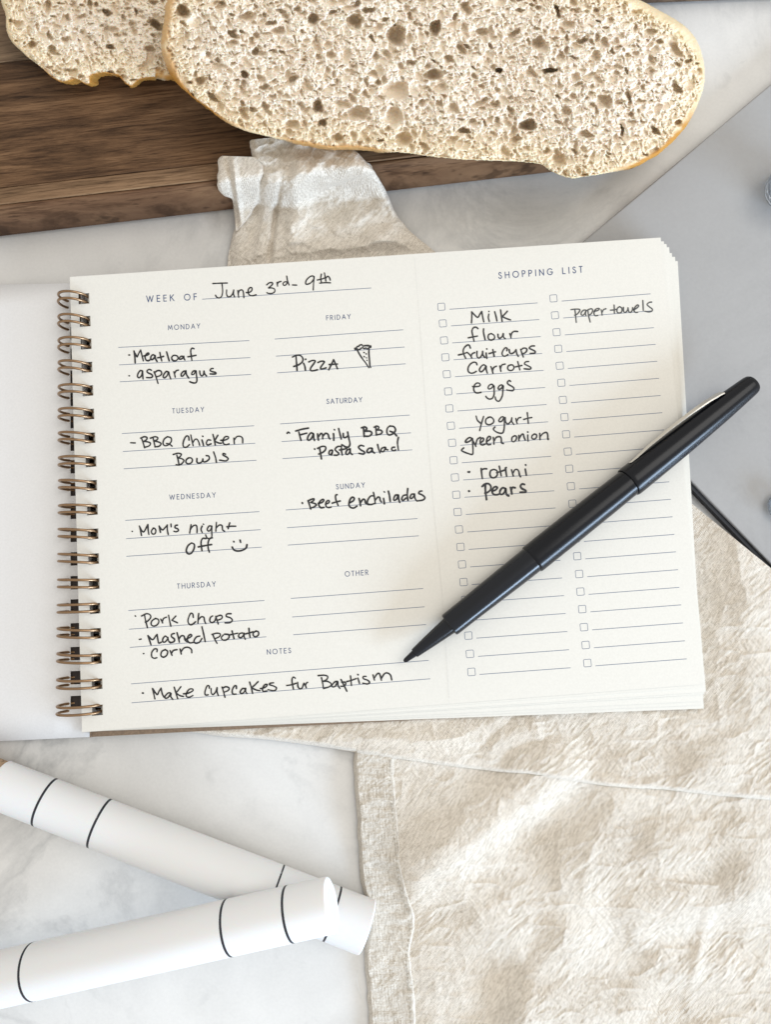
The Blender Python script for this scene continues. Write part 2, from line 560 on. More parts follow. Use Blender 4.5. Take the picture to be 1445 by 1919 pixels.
def bread(name, outline, step, ztop, thick, seed, holes_big, label, ragged=None, inset=1.0):
    rng = np.random.default_rng(seed)
    pl = smooth_poly(outline)
    x0, y0 = pl.min(0) - 3; x1, y1 = pl.max(0) + 3
    xs = np.arange(x0, x1, step); ys = np.arange(y0, y1, step)
    X, Y = np.meshgrid(xs, ys)
    rough = 3.0 * (fbm(X / 14, Y / 14, seed, 3) - .5) + 5.0 * (fbm(X / 40, Y / 40, seed + 5, 2) - .5)
    sd = poly_sd(X, Y, pl)
    if ragged is not None:
        rough = rough * ragged(X, Y)
    sdr = sd + rough * .5
    # pores: irregular ellipsoidal cells
    H = np.zeros_like(X)
    wx = X + 8.5 * (fbm(X / 11, Y / 11, seed + 1, 3) - .5) + 2.0 * (vn(X / 4.2, Y / 4.2, seed + 61) - .5) + 9 * (fbm(X / 40, Y / 40, seed + 31, 2) - .5)
    wy = Y + 8.5 * (fbm(X / 11, Y / 11, seed + 2, 3) - .5) + 2.0 * (vn(X / 4.2, Y / 4.2, seed + 62) - .5) + 9 * (fbm(X / 40, Y / 40, seed + 32, 2) - .5)

    def pit(cx, cy, r, asp, ang, dep, floor=.0):
        R = r * max(asp, 1) + 8
        i0, i1 = int((cx - R - x0) / step), int((cx + R - x0) / step) + 2
        j0, j1 = int((cy - R - y0) / step), int((cy + R - y0) / step) + 2
        i0, j0 = max(i0, 0), max(j0, 0)
        if i1 <= i0 or j1 <= j0: return
        a = wx[j0:j1, i0:i1] - cx; b = wy[j0:j1, i0:i1] - cy
        if a.size == 0: return
        ca, sa = math.cos(ang), math.sin(ang)
        u = (a * ca + b * sa) / (r * asp); v = (-a * sa + b * ca) / (r / asp)
        q = np.sqrt(u * u + v * v)
        h = np.where(q < 1, dep * (1 - np.minimum(q, 1) ** 2.3) ** .72, 0)
        H[j0:j1, i0:i1] = np.maximum(H[j0:j1, i0:i1], h)

    area_px = (x1 - x0) * (y1 - y0)
    for n, lo, hi, dp in ((.062, 1.5, 2.9, 1.7), (.019, 2.7, 5.0, 1.9), (.0022, 4.8, 8.0, 2.3), (.00035, 8.2, 12, 1.6)):
        for _ in range(int(area_px * n)):
            r = rng.uniform(lo, hi)
            pit(rng.uniform(x0, x1), rng.uniform(y0, y1), r, rng.uniform(1.0, 1.55), rng.uniform(-.5, 1.6),
                r * dp * rng.uniform(.45, 1.2))
    for cx, cy, r, asp, ang, dep in holes_big:
        pit(cx, cy, r * 1.08, asp, ang, dep * 2.3)
    mm = .000186
    W = RIMW(X, Y)
    rim = sst(W * .35, W, sdr)            # crumb fades in behind the crust
    H = H * (.06 + .94 * rim) * mm
    # fine fluff
    fl = (fbm(X / 2.3, Y / 2.3, seed + 9, 3) - .5) * 1.5 + np.abs(fbm(X / 5, Y / 5, seed + 12, 3) - .5) * 1.8
    fl = (fl + 1.3 * sst(.60, .80, fbm(X / 5.5, Y / 5.5, seed + 15, 3))) * rim * mm + (fbm(X / 4, Y / 4, seed + 3, 3) - .5) * 1.6 * mm
    und = (fbm(X / 60, Y / 60, seed + 4, 2) - .5) * 8 * mm
    R0 = 9 + W * .5
    dd = np.clip(sdr, 0, R0) / R0
    round_ = (1 - np.sqrt(1 - (1 - dd) ** 2)) * R0 * mm * 1.15
    Z0 = ztop(X, Y)
    Z = Z0 - H + fl + und - round_
    V = P(X, Y, Z)
    ok = sdr > 0
    fm = ok[:-1, :-1] & ok[1:, :-1] & ok[:-1, 1:] & ok[1:, 1:]
    F = grid_faces(*X.shape, fm)
    # colours: crumb, and crust that browns along some stretches of the rim
    crumb = np.array([.84, .75, .625]); pale = np.array([.82, .68, .44]); gold = np.array([.50, .245, .055]); cream = np.array([.80, .68, .46])
    w = fbm(X / 30, Y / 30, seed + 20, 3)
    crustf = 1 - sst(W * .45, W * (1.0 + .5 * w), sdr)
    brown = BROWN(X, Y) * sst(.25, .6, w + .25 * (1 - sst(2, 12, sdr)))
    cc = cream[None, None] * (1 - brown[..., None]) + gold[None, None] * brown[..., None]
    yellow = 1 - sst(8, 60 + 30 * w, sdr)
    base = crumb * (1 - .55 * yellow[..., None]) + pale * (.55 * yellow[..., None])
    pit_shade = sst(.0006, .0016, H)[..., None]      # deep pits painted browner, standing in for the shade inside them
    base = base * (1 - pit_shade * .35) + np.array([.66, .52, .36]) * pit_shade * .35
    C = base * (1 - crustf[..., None]) + cc * crustf[..., None]
    # skirt: boundary edges go down to the underside
    used = np.unique(F)
    remap = -np.ones(X.size, int); remap[used] = np.arange(len(used))
    V = V.reshape(-1, 3)[used]; C = C.reshape(-1, 3)[used]; F = remap[F]
    E = np.concatenate([F[:, [0, 1]], F[:, [1, 2]], F[:, [2, 3]], F[:, [3, 0]]])
    key = np.sort(E, 1); kk = key[:, 0].astype(np.int64) * 10 ** 7 + key[:, 1]
    un, idx, cnt = np.unique(kk, return_index=True, return_counts=True)
    bd = E[idx[cnt == 1]]
    bvts = np.unique(bd); n0 = len(V)
    cen = V[:, :2].mean(0)
    zb = (Z0 - thick).reshape(-1)[used][bvts]
    lv = []
    steps = 6
    rb = -np.ones(n0, int); rb[bvts] = np.arange(len(bvts))
    newV = []; newC = []
    X_, Y_ = X.reshape(-1)[used][bvts], Y.reshape(-1)[used][bvts]
    gx = np.gradient(sd, axis=1).reshape(-1)[used][bvts]; gy = np.gradient(sd, axis=0).reshape(-1)[used][bvts]
    gn = np.hypot(gx, gy) + 1e-9
    if inset != 1:
        cxy = np.array([175, -20.]); gx = cxy[0] - X_; gy = (cxy[1] - Y_) * 1.6; gn = np.hypot(gx, gy) + 1e-9
    bw = BROWN(X_, Y_) * sst(.2, .55, fbm(X_ / 30, Y_ / 30, seed + 20, 3) + .15)
    for k in range(1, steps + 1):
        t = k / steps
        q = V[bvts].copy()
        q[:, 2] = q[:, 2] * (1 - t) + zb * t
        b = (.0078 * t - .0008 * math.sin(t * math.pi)) * (1 - .45 * BROWN(X_, Y_)) * inset
        q[:, 0] += gx / gn * b; q[:, 1] -= gy / gn * b
        q += (np.stack([fbm(X_ / 6, Y_ / 6 + k * 3, seed + 40), fbm(X_ / 6, Y_ / 6 + k * 3, seed + 41), 0 * X_], -1) - .5) * .0008 * [1, 1, 0]
        newV.append(q)
        newC.append(cream * .95 * (1 - bw[:, None]) + gold * .9 * bw[:, None])
    V = np.concatenate([V] + newV); C = np.concatenate([C] + newC)
    nb = len(bvts); SF = []
    a, b = rb[bd[:, 0]], rb[bd[:, 1]]
    for k in range(steps):
        ta = bvts[a] if k == 0 else n0 + (k - 1) * nb + a
        tb = bvts[b] if k == 0 else n0 + (k - 1) * nb + b
        SF.append(np.stack([tb, ta, n0 + k * nb + a, n0 + k * nb + b], -1))
    F = np.concatenate([F] + SF)
    o = mesh(name, V, F, BREADM, None, True, C)
    tag(o, label, "bread")
    return o


def RIMW(x, y):
    a = 18 * sst(365, 325, x) * (x > 290)
    b = 22 * sst(1120, 1200, x) * sst(150, 60, y) + 6 * sst(1240, 1290, x)
    c = 6 * sst(70, 30, x)
    d = 9 * sst(1110, 1180, x) * sst(170, 240, y) + 4 * sst(760, 640, x) * sst(180, 240, y) * (x > 380)
    return (3.2 + a + b + c + d) * (.65 + .7 * fbm(x / 26, y / 26, 808, 3))


def BROWN(x, y):
    a = sst(480, 380, x) * sst(110, 190, y)
    b = sst(1130, 1200, x) * sst(180, 250, y)
    c = sst(500, 560, x) * sst(760, 700, x) * sst(230, 262, y) * .7
    d = sst(60, 110, x) * sst(330, 250, x) * sst(110, 140, y) * sst(300, 200, y) * .8
    e = .55 * sst(350, 320, x) * (x > 290)
    return np.clip(a + b + c + d + e + .12, 0, 1)


out1 = [(322, -10), (306, 40), (302, 95), (316, 138), (345, 170), (378, 196), (412, 222), (450, 243), (500, 257), (560, 269), (620, 277),
        (680, 279), (740, 285), (800, 292), (860, 298), (920, 301), (975, 304), (1012, 308), (1035, 323), (1072, 334), (1110, 329),
        (1165, 320), (1212, 303), (1258, 270), (1288, 235), (1310, 195), (1321, 150), (1318, 105), (1300, 65), (1270, 38), (1230, 15),
        (1180, -8), (1050, -40), (850, -60), (600, -62), (420, -45)]
big = [(596, 200, 11, 1.1, .2, 18), (588, 35, 12, 1, .5, 16), (664, 42, 14, 1, .2, 18), (742, 68, 19, 1.05, .9, 22), (725, 102, 9, 1.2, 1.5, 9),
       (743, 170, 20, 1.1, .3, 11), (738, 218, 15, 1, .2, 12), (755, 262, 15, 1, .2, 14), (670, 212, 18, 1.15, -.3, 15), (640, 198, 12, 1.4, .3, 9),
       (606, 230, 9, 1.1, .2, 14), (634, 258, 10, 1, .2, 12), (815, 50, 14, 1.2, 1.5, 19), (812, 140, 14, 1.2, 0, 16), (875, 15, 12, 1.2, .9, 12),
       (865, 92, 9, 1.3, .9, 11), (935, 132, 7, 1.2, 0, 15), (1008, 82, 13, 1, .3, 14), (1030, 132, 9, 1.6, -.1, 18), (1090, 75, 8, 1.4, 0, 13),
       (1135, 190, 14, 1.2, 1.0, 12), (1180, 182, 9, 1.6, 1.4, 11), (990, 236, 13, 1.3, 0, 20), (1048, 298, 13, 1.1, .3, 12), (970, 257, 8, 1.2, 0, 9),
       (872, 246, 9, 1.3, .3, 13), (1168, 245, 7, 2.0, 1.3, 13), (1045, 20, 9, 1.8, 1.4, 14), (965, 62, 9, 1.6, -.6, 10), (340, 22, 11, 1.1, .2, 17),
       (372, 152, 10, 1.1, .3, 13), (398, 185, 10, 1.9, .5, 14), (458, 140, 8, 1.1, .2, 13), (545, 152, 10, 1.3, -.6, 12), (480, 95, 9, 1.2, 1.4, 12),
       (436, 62, 10, 1.2, .4, 12), (1270, 165, 9, 1.4, .9, 12), (1230, 245, 9, 1.5, .5, 12), (1100, 250, 11, 1.6, .2, 10), (700, 140, 8, 1.3, .3, 9),
       (900, 190, 10, 1.5, -.3, 9), (1265, 90, 14, 1.6, .8, 10), (1220, 60, 9, 1.4, 0, 8), (465, 30, 12, 1.4, -.3, 10), (840, 110, 9, 1.2, .2, 9),
       (925, 195, 9, 1.3, .2, 10), (1060, 210, 9, 1.2, .8, 9), (495, 205, 9, 1.3, .8, 10), (455, 212, 10, 1.4, 1.2, 11), (545, 235, 10, 1.3, .2, 9),
       (905, 60, 10, 1.2, .2, 11), (770, 118, 8, 1.2, .2, 9), (690, 20, 10, 1.3, .2, 10), (520, 60, 10, 1.3, .2, 9), (620, 100, 9, 1.2, .3, 8)]
bread("bread_slice", out1, 1.1, lambda x, y: .0390 - (np.minimum(x, 1060) - 300) / 760 * .0095 - .0125 * (np.clip(x - 1060, 0, 300) / 260) ** 1.7, .0108, 5, big,
      "large oval slice of airy white bread with thin golden crust, lying across the board")
out2 = [(14, -15), (9, 30), (14, 68), (45, 102), (78, 128), (98, 146), (116, 155), (140, 150), (160, 160), (170, 156), (170, 144), (185, 138), (218, 141),
        (232, 156), (246, 163), (262, 150), (288, 146), (318, 149), (338, 140), (345, 60), (340, -30), (180, -45)]
big2 = [(88, 12, 10, 1.6, 1.4, 10), (200, 25, 9, 1.2, .3, 12), (295, 48, 13, 1.3, .4, 18), (100, 95, 8, 1.6, .6, 10), (60, 85, 8, 1.2, .3, 10), (150, 35, 9, 1.7, -.3, 7),
        (208, 86, 8, 1.2, .3, 12), (250, 60, 9, 1.3, .9, 8), (118, 75, 7, 1.2, .3, 8), (280, 95, 9, 1.3, .3, 10), (130, 130, 8, 1.6, .3, 8)]
bread("bread_slice", out2, 1.1, lambda x, y: .0272 + 0 * x, .0090, 23, big2,
      "smaller torn bread slice at the top left corner, half hidden behind the large one",
      ragged=lambda x, y: 1 + .5 * sst(120, 145, y) * sst(90, 120, x), inset=1.05)


# ------------------------------------------------------------------ linen towel
def crinkle(px, py, seed=0, amp=1.0):
    """crinkled linen relief in metres: crossing fine creases and soft puckers"""
    u, v = (px + py) * .7071, (px - py) * .7071
    wv = 14 * (fbm(px / 70, py / 70, seed + 70, 2) - .5)
    a = 1 - np.abs(2 * fbm((u + wv) / 5.0, v / 60, seed, 2) - 1)
    b = 1 - np.abs(2 * fbm(u / 60, (v + wv) / 5.0, seed + 7, 2) - 1)
    m = sst(.47, .53, fbm(px / 55, py / 55, seed + 3, 3))
    g = .45 + .9 * sst(.35, .65, fbm(px / 90, py / 90, seed + 33, 2))
    r = (a ** 2 * (1 - m) + b ** 2 * m) * .00021 * g
    r = r + (fbm(px / 22, py / 22, seed + 11, 3) - .5) * .00045 + (1 - np.abs(2 * fbm(px / 60, py / 40, seed + 17, 2) - 1)) ** 4 * .0004
    r = r + (fbm(px / 4.5, py / 4.5, seed + 13, 2) - .5) * .00022
    return r * amp


def curve_at(pts, t):
    p = np.array(pts, float)
    d = np.r_[0, np.cumsum(np.hypot(*np.diff(p, axis=0).T))]; d /= d[-1]
    # Catmull-Rom through the points
    i = np.clip(np.searchsorted(d, t, side='right') - 1, 0, len(p) - 2)
    f = ((t - d[i]) / (d[i + 1] - d[i] + 1e-12))[:, None]
    p0 = p[np.clip(i - 1, 0, len(p) - 1)]; p1 = p[i]; p2 = p[i + 1]; p3 = p[np.clip(i + 2, 0, len(p) - 1)]
    return .5 * (2 * p1 + (p2 - p0) * f + (2 * p0 - 5 * p1 + 4 * p2 - p3) * f ** 2 + (-p0 + 3 * p1 - 3 * p2 + p3) * f ** 3)


def ridge(px, py, a, b, w1, w2, h):
    """soft ridge along a->b, w1 / w2 = widths on either side"""
    a, b = np.array(a, float), np.array(b, float); e = b - a; L = np.hypot(*e); e /= L
    s = (px - a[0]) * e[0] + (py - a[1]) * e[1]; d = (px - a[0]) * -e[1] + (py - a[1]) * e[0]
    w = np.where(d > 0, w1, w2)
    end = sst(-30, 30, s) * sst(L + 30, L - 30, s)
    return h * np.exp(-(d / w) ** 2) * end


def hL(px, py):
    z = .0026 + crinkle(px, py, 3)
    z = z + (fbm(px / 170, py / 150, 91, 2) - .45) * .0090
    z = z + ridge(px, py, (1085, 1430), (760, 1660), 60, 34, .0044)
    z = z + ridge(px, py, (1445, 1655), (1180, 1740), 60, 40, .0025)
    z = z + ridge(px, py, (840, 1640), (1010, 1830), 30, 60, .0020)
    z = z + ridge(px, py, (1080, 1730), (960, 1919), 40, 60, .0024)
    z = z + ridge(px, py, (1330, 1700), (1290, 1880), 10, 12, .0007)
    return np.where(z < .0016, .0016 * np.exp(np.clip(z / .0016 - 1, -3, 0)) , z)


towel = empty("linen_towel")
tag(towel, "crinkled oat coloured linen towel folded under and around the notebook", "towel")

# lower layer
ny, nx = 480, 640
eL = [(672, 1360), (666, 1410), (664, 1440), (671, 1540), (676, 1640), (690, 1700), (694, 1730), (684, 1790), (689, 1850), (692, 1919), (690, 2000)]
t = np.linspace(0, 1, ny); l = curve_at(eL, t)
s = np.linspace(0, 1, nx)[None]
PX = l[:, 0][:, None] + (1560 - l[:, 0][:, None]) * s; PY = l[:, 1][:, None] + 0 * s
PX = PX + 2.2 * (fbm(PX / 12, PY / 12, 55) - .5) * (s < .02)
dl = PX - l[:, 0][:, None]
Z = hL(PX, PY)
Z = Z * np.sqrt(np.clip(dl / 5, 0.02, 1)) + .0003
mesh("lower_layer", P(PX, PY, Z), grid_faces(ny, nx), LINEN, towel)

# hem strip along its left edge
nxh = 70
ny2 = 520
t = np.linspace(.03, 1, ny2); l = curve_at(eL, t)
s = np.linspace(0, 1, nxh)[None]
wh = 78 + 12 * sst(1450, 1900, l[:, 1])[:, None]
PX = l[:, 0][:, None] - 1.5 + wh * s; PY = l[:, 1][:, None] + 0 * s
PX = PX + 3 * (fbm(PX / 16, PY / 16, 57, 2) - .5)
dl = s * wh
pk = .00055 * np.sin(PY / 13 + 3 * fbm(PX / 60, PY / 40, 60)) * np.exp(-((dl - wh) / 30) ** 2) * fbm(PX / 30, PY / 50, 66)
Z = hL(PX, PY) * .75 + .0017 + (fbm(PX / 26, PY / 14, 58, 3) - .5) * .0011 + pk
edge = np.sqrt(np.clip(dl / 7, .03, 1)) * (1 - .75 * (1 - np.sqrt(np.clip((wh - dl) / 5, .02, 1))))
Z = .0002 + Z * edge
hem = mesh("hem", P(PX, PY, Z), grid_faces(ny2, nxh), LINENH, towel)
# stitches
V, F = [], []
yy = 1418.0
while yy < 1940:
    lx = np.interp(yy, [p[1] for p in eL], [p[0] for p in eL]); w = 78 + 12 * float(sst(1450, 1900, yy)) - 12
    for k in range(1):
        a = P(lx + w, yy, 0)[:2]; b = P(lx + w + .6, yy + 6, 0)[:2]
        zz = float(hL(np.array([lx + w]), np.array([yy + 3]))[0]) * .75 + .0021
        pts = [(a[0], a[1], zz - .0004), ((a[0] + b[0]) / 2, (a[1] + b[1]) / 2, zz + .0002), (b[0], b[1], zz - .0004)]
        v, f = tube(pts, .00016, 6)
        F += [tuple(np.array(q) + len(V)) for q in f]; V += list(v)
    yy += 9
tag(mesh("stitching", V, F, THREAD, hem), kind="stuff")

# upper folded layer
ny, nx = 480, 800
eU = [(300, 1360), (400, 1378), (500, 1386), (600, 1399), (665, 1410), (760, 1424), (850, 1436), (930, 1446), (1000, 1451), (1070, 1463), (1150, 1474),
      (1250, 1480), (1340, 1490), (1445, 1499), (1560, 1508)]
t = np.linspace(0, 1, nx); l = curve_at(eU, t)
xs = l[:, 0][None]; yb = l[:, 1][None]
ytop = np.interp(xs, [300, 480, 1150, 1290, 1445, 1560], [1345, 1290, 1180, 938, 1064, 1160])
sv = np.linspace(0, 1, ny)[:, None]
PX = xs + 0 * sv; PY = ytop + (yb - ytop) * sv
PY = PY + 2.0 * (fbm(PX / 9, PX / 90, 77, 3) - .5) * sst(.97, 1, sv)
db = yb - PY
Z = .0044 + crinkle(PX, PY, 41) + (fbm(PX / 150, PY / 120, 93, 2) - .45) * .0035
Z = Z + ridge(PX, PY, (900, 1420), (1010, 1360), 26, 30, .0014) + ridge(PX, PY, (1000, 1345), (1035, 1450), 9, 8, .0008)
Z = Z + ridge(PX, PY, (1260, 1440), (1445, 1475), 30, 40, .0010)
Z = Z + .0025 * sst(1330, 1420, PX + (PY - 1100) * .2) * sst(1200, 1120, PY) * 1.0
Z = np.maximum(Z, hL(PX, PY) + .0027)
dn = np.maximum(PY - (1381 - .046 * (PX - 155)), PX - 1322)
Z = np.minimum(Z, .0044 + .0064 * sst(-30, 130, dn) + crinkle(PX, PY, 41) * .8)
low = hL(PX, PY) * (PX > 668) + .0002
Z = low + (Z - low) * np.sqrt(1 - (1 - np.clip(db / 9, .02, 1)) ** 2)
mesh("upper_fold", P(PX, PY, Z), grid_faces(ny, nx)[:, ::-1], LINEN, towel)


# bunched end that climbs over the board
def strip_patch(name, left, right, n, m, zf, parent, mat=LINEN, seed=1, amp=1.0):
    t = np.linspace(0, 1, n)
    L, R_ = curve_at(left, t), curve_at(right, t)
    s = np.linspace(0, 1, m)[None]
    PX = L[:, 0][:, None] * (1 - s) + R_[:, 0][:, None] * s
    PY = L[:, 1][:, None] * (1 - s) + R_[:, 1][:, None] * s
    e = np.minimum(s, 1 - s)
    PX = PX + 3.0 * (fbm(PX / 10, PY / 10, seed + 50, 3) - .5) * (1 - sst(0, .06, e))
    Z = zf(PX, PY, s, t[:, None]) + crinkle(PX, PY, seed, amp)
    return mesh(name, P(PX, PY, Z), grid_faces(n, m), mat, parent)


def drop(py, px):
    """height of cloth lying on the board, its rounded nose and the counter"""
    yl = 446 - .1165 * px          # board's lower line in the photo
    return .0030 + .0198 * sst(yl + 10, yl - 62, py)


def z_main(px, py, s, t):
    z = drop(py + 6 * np.sin(px / 23.), px)
    e = np.minimum(s, 1 - s)
    puff = .0035 * np.sqrt(np.clip(1 - (1 - np.clip(e / .10, 0, 1)) ** 2, 0, 1)) - .0022
    z = z + puff
    z = z + ridge(px, py, (560, 300), (545, 460), 14, 26, .0028)
    z = z + ridge(px, py, (505, 330), (480, 500), 9, 20, .0016)
    z = z + ridge(px, py, (600, 330), (690, 300), 14, 26, .0026)
    z = z + ridge(px, py, (640, 420), (760, 470), 26, 30, .0022)
    z = z - ridge(px, py, (525, 345), (502, 500), 5, 5, .0022)
    z = z - ridge(px, py, (610, 345), (690, 345), 26, 26, .0016)
    z = z + ridge(px, py, (690, 345), (790, 450), 10, 16, .0016)
    z = z + ridge(px, py, (585, 350), (700, 320), 6, 16, .0024) + ridge(px, py, (702, 322), (738, 400), 9, 7, .0020) + ridge(px, py, (600, 300), (560, 350), 5, 9, .0014)
    z = z + (1 - np.abs(2 * fbm(px / 30, py / 24, 305, 2) - 1)) ** 5 * .0004
    z = z + (fbm(px / 48, py / 40, 301, 3) - .5) * .0044
    dn = (519 - .0668 * (px - 130)) - py
    return np.clip(z, .0012, .0036 + .03 * sst(0, 120, dn))


lm = [(480, 262), (470, 262), (468, 270), (474, 300), (484, 335), (466, 370), (448, 405), (436, 440), (429, 470), (424, 520), (420, 545)]
rm = [(560, 250), (600, 262), (655, 275), (700, 320), (728, 368), (742, 400), (768, 432), (795, 455), (822, 478), (850, 505), (875, 530)]
strip_patch("draped_end", lm, rm, 260, 300, z_main, towel, seed=201)
# small side flap left of it
lf = [(416, 292), (409, 300), (408, 325), (407, 350), (418, 366), (434, 374), (438, 398), (441, 430)]
rf = [(470, 294), (486, 296), (495, 320), (488, 345), (488, 365), (480, 385), (466, 408), (443, 434)]


def z_flap(px, py, s, t):
    e = np.minimum(s, 1 - s)
    z = drop(py + 4, px) - .0005 + .0022 * np.sqrt(np.clip(1 - (1 - np.clip(e / .12, 0, 1)) ** 2, 0, 1))
    return z + ridge(px, py, (436, 300), (452, 420), 5, 6, .0022) - ridge(px, py, (426, 300), (438, 380), 4, 4, .0012)


strip_patch("side_flap", lf, rf, 140, 90, z_flap, towel, seed=260, amp=.8)
# small folded top behind
lf = [(578, 300), (590, 285), (610, 275)]
rf = [(600, 306), (650, 292), (690, 300)]


def z_roll(px, py, s, t):
    return .0215 + .002 * np.sin(math.pi * t) + 0 * s


strip_patch("rolled_edge", [(575, 306), (588, 300), (596, 290), (618, 277), (640, 277)], [(600, 318), (625, 308), (650, 300), (690, 305), (700, 322)], 60, 90, z_roll, towel, seed=270, amp=.7)

# ------------------------------------------------------------------ notebook
ZP = .0110
notebook = empty("spiral_notebook")
tag(notebook, "open spiral-bound meal planner with ivory pages, bronze wire rings and handwritten entries", "notebook")


def pz(p):
    """tiny waviness of a lying sheet, from world x, y"""
    x, y = p[..., 0], p[..., 1]
    return .00035 * (fbm(x * 11 + 3, y * 9 + 5, 400, 2) - .5)


ring_y = [559, 601.5, 644, 687.5, 731.5, 775.5, 820, 864.5, 909, 954.5, 1000, 1046.5, 1093.5, 1139.5, 1186.5, 1233.5, 1281, 1330]
ring_r = [165.5, 168, 170, 171.5, 173.2, 175, 177, 179, 180.5, 181.7, 183, 184, 185.2, 186.5, 188, 189.4, 190.5, 191.3]
ring_l = [110, 110.3, 110.5, 110.5, 110.5, 110.5, 110.6, 110.8, 111, 110.8, 110.2, 109.6, 109, 108.5, 108, 107.5, 107, 106.5]


def sheet(name, corners, z, th, mat, parent, holes=True, shift=0.0, hole_w=21.0, hole_x=None, wav=True):
    TL, TR, BR, BL = [np.array(c, float) for c in corners]
    vs = [0.0]; hv = []
    for y, xr_ in zip(ring_y, ring_r):
        x = xr_ if hole_x is None else hole_x(y)
        f = (y - TL[1]) / (BL[1] - TL[1])
        dy = -.0 - (x - (TL[0] + (BL[0] - TL[0]) * f)) / (TR[0] - TL[0]) * (TR[1] - TL[1] + f * ((BR[1] - BL[1]) - (TR[1] - TL[1])))
        yy = y + dy
        hgt = 9.8
        a = (yy - hgt - TL[1]) / (BL[1] - TL[1]); b = (yy + hgt - TL[1]) / (BL[1] - TL[1])
        vs += [a, b]; hv.append((a, b))
    vs += [1.0]
    V_ = []
    for i in range(len(vs) - 1):
        V_ += [vs[i], (vs[i] + vs[i + 1]) / 2]
    V_.append(1.0)
    V_ = np.array(V_); us = None
    # column positions (in px from left edge at that v)
    U = []
    wide = np.hypot(*(TR - TL))
    for v in V_:
        y = TL[1] + v * (BL[1] - TL[1]); le = TL[0] + v * (BL[0] - TL[0])
        xr_ = (np.interp(y, ring_y, ring_r) if hole_x is None else hole_x(y)) + 1.0 + shift
        w = (TR[0] - TL[0]) * (1 - v) + (BR[0] - BL[0]) * v
        a, b = (xr_ - hole_w - le) / w, (xr_ - le) / w
        U.append([0, a / 2, a, (a + b) / 2, b] + list(b + (1 - b) * np.linspace(0, 1, 26)[1:]))
    U = np.array(U); Vv = V_[:, None]
    px = (TL[0] * (1 - U) + TR[0] * U) * (1 - Vv) + (BL[0] * (1 - U) + BR[0] * U) * Vv
    py = (TL[1] * (1 - U) + TR[1] * U) * (1 - Vv) + (BL[1] * (1 - U) + BR[1] * U) * Vv
    p = P(px, py, z)
    if wav: p[..., 2] += pz(p)
    ny, nx = U.shape
    mask = np.ones((ny - 1, nx - 1), bool)
    if holes:
        for a, b in hv:
            for i in range(ny - 1):
                c = (V_[i] + V_[i + 1]) / 2
                if a < c < b: mask[i, 2:4] = False
    F = grid_faces(ny, nx, mask)[:, ::-1]
    o = mesh(name, p, F, mat, parent, False)
    m = o.modifiers.new("thickness", 'SOLIDIFY'); m.thickness = th; m.offset = -1
    return o


TLc = (130, 519)
sheets = [((130, 519), (1239, 445), (1321, 1282), (153, 1372), 0),
          ((132, 522), (1245, 452), (1322, 1288), (154, 1372), .00055),
          ((134, 525), (1250, 457), (1324, 1297), (155, 1372), .0011),
          ((136, 528), (1255, 463), (1321, 1301), (156, 1372), .0018),
          ((138, 531), (1260, 474), (1317, 1314), (157, 1371), .0026),
          ((140, 534), (1266, 481), (1318, 1321), (158, 1371), .0034),
          ((142, 537), (1271, 489), (1320, 1328), (159, 1371), .0042)]
pages = []
for k, (a, b, c, d, dz) in enumerate(sheets):
    th = .00018 if k == 0 else (.00035 if k < 6 else .0012)
    pages.append(sheet("page", (a, b, c, d), ZP - dz * .85, th, PAGE, notebook, True, -.6 * k, 20.5 + k * .4))
page = pages[0]
sheet("back_cover", ((150, 545), (1260, 500), (1300, 1322), (171, 1381)), .0061, .0008, KRAFT, notebook, True, -3, 22, wav=False)
# turned-over cover on the left: white liner on a board painted dark as hole shade
hx = lambda y: np.interp(y, [559, 1330], [146, 152])


def zleft(p):
    return p


fc = sheet("front_cover", ((-260, 538), (152, 530), (171, 1381), (-240, 1400)), .0082, .0012, COVERW, notebook, False)


def flipped_cover():
    # built as a mirrored sheet so its holes sit beside its right edge
    TLp, TRp, BRp, BLp = [np.array(c, float) for c in ((-260, 538), (150, 530.5), (170, 1381), (-240, 1400))]
    rows, hv = [0.0], []
    for y in ring_y:
        yy = y + 0.045 * (1046 - y) * 1.15    # cover lies lower than the page: parallax toward the nadir
        a, b = (yy - 12.5 - TRp[1]) / (BRp[1] - TRp[1]), (yy + 12.5 - TRp[1]) / (BRp[1] - TRp[1])
        rows += [a, b]; hv.append((a, b))
    rows = np.array(rows + [1.0])
    cols = []
    for v in rows:
        xr_ = TRp[0] + v * (BRp[0] - TRp[0]); w = (TRp[0] - TLp[0]) * (1 - v) + (BRp[0] - BLp[0]) * v
        h0 = 131.0 - .3 * v * 0; h1 = 151.5 + 4 * v
        cols.append(list(np.linspace(0, (h0 - (TLp[0] + v * (BLp[0] - TLp[0]))) / w, 12)) + [(h1 - (TLp[0] + v * (BLp[0] - TLp[0]))) / w, 1.02])
    U = np.array(cols); Vv = rows[:, None]
    px = (TLp[0] * (1 - U) + TRp[0] * U) * (1 - Vv) + (BLp[0] * (1 - U) + BRp[0] * U) * Vv
    py = (TLp[1] * (1 - U) + TRp[1] * U) * (1 - Vv) + (BLp[1] * (1 - U) + BRp[1] * U) * Vv
    z = .0045 - .0022 * sst(130, -60, px)
    return px, py, z, rows, hv


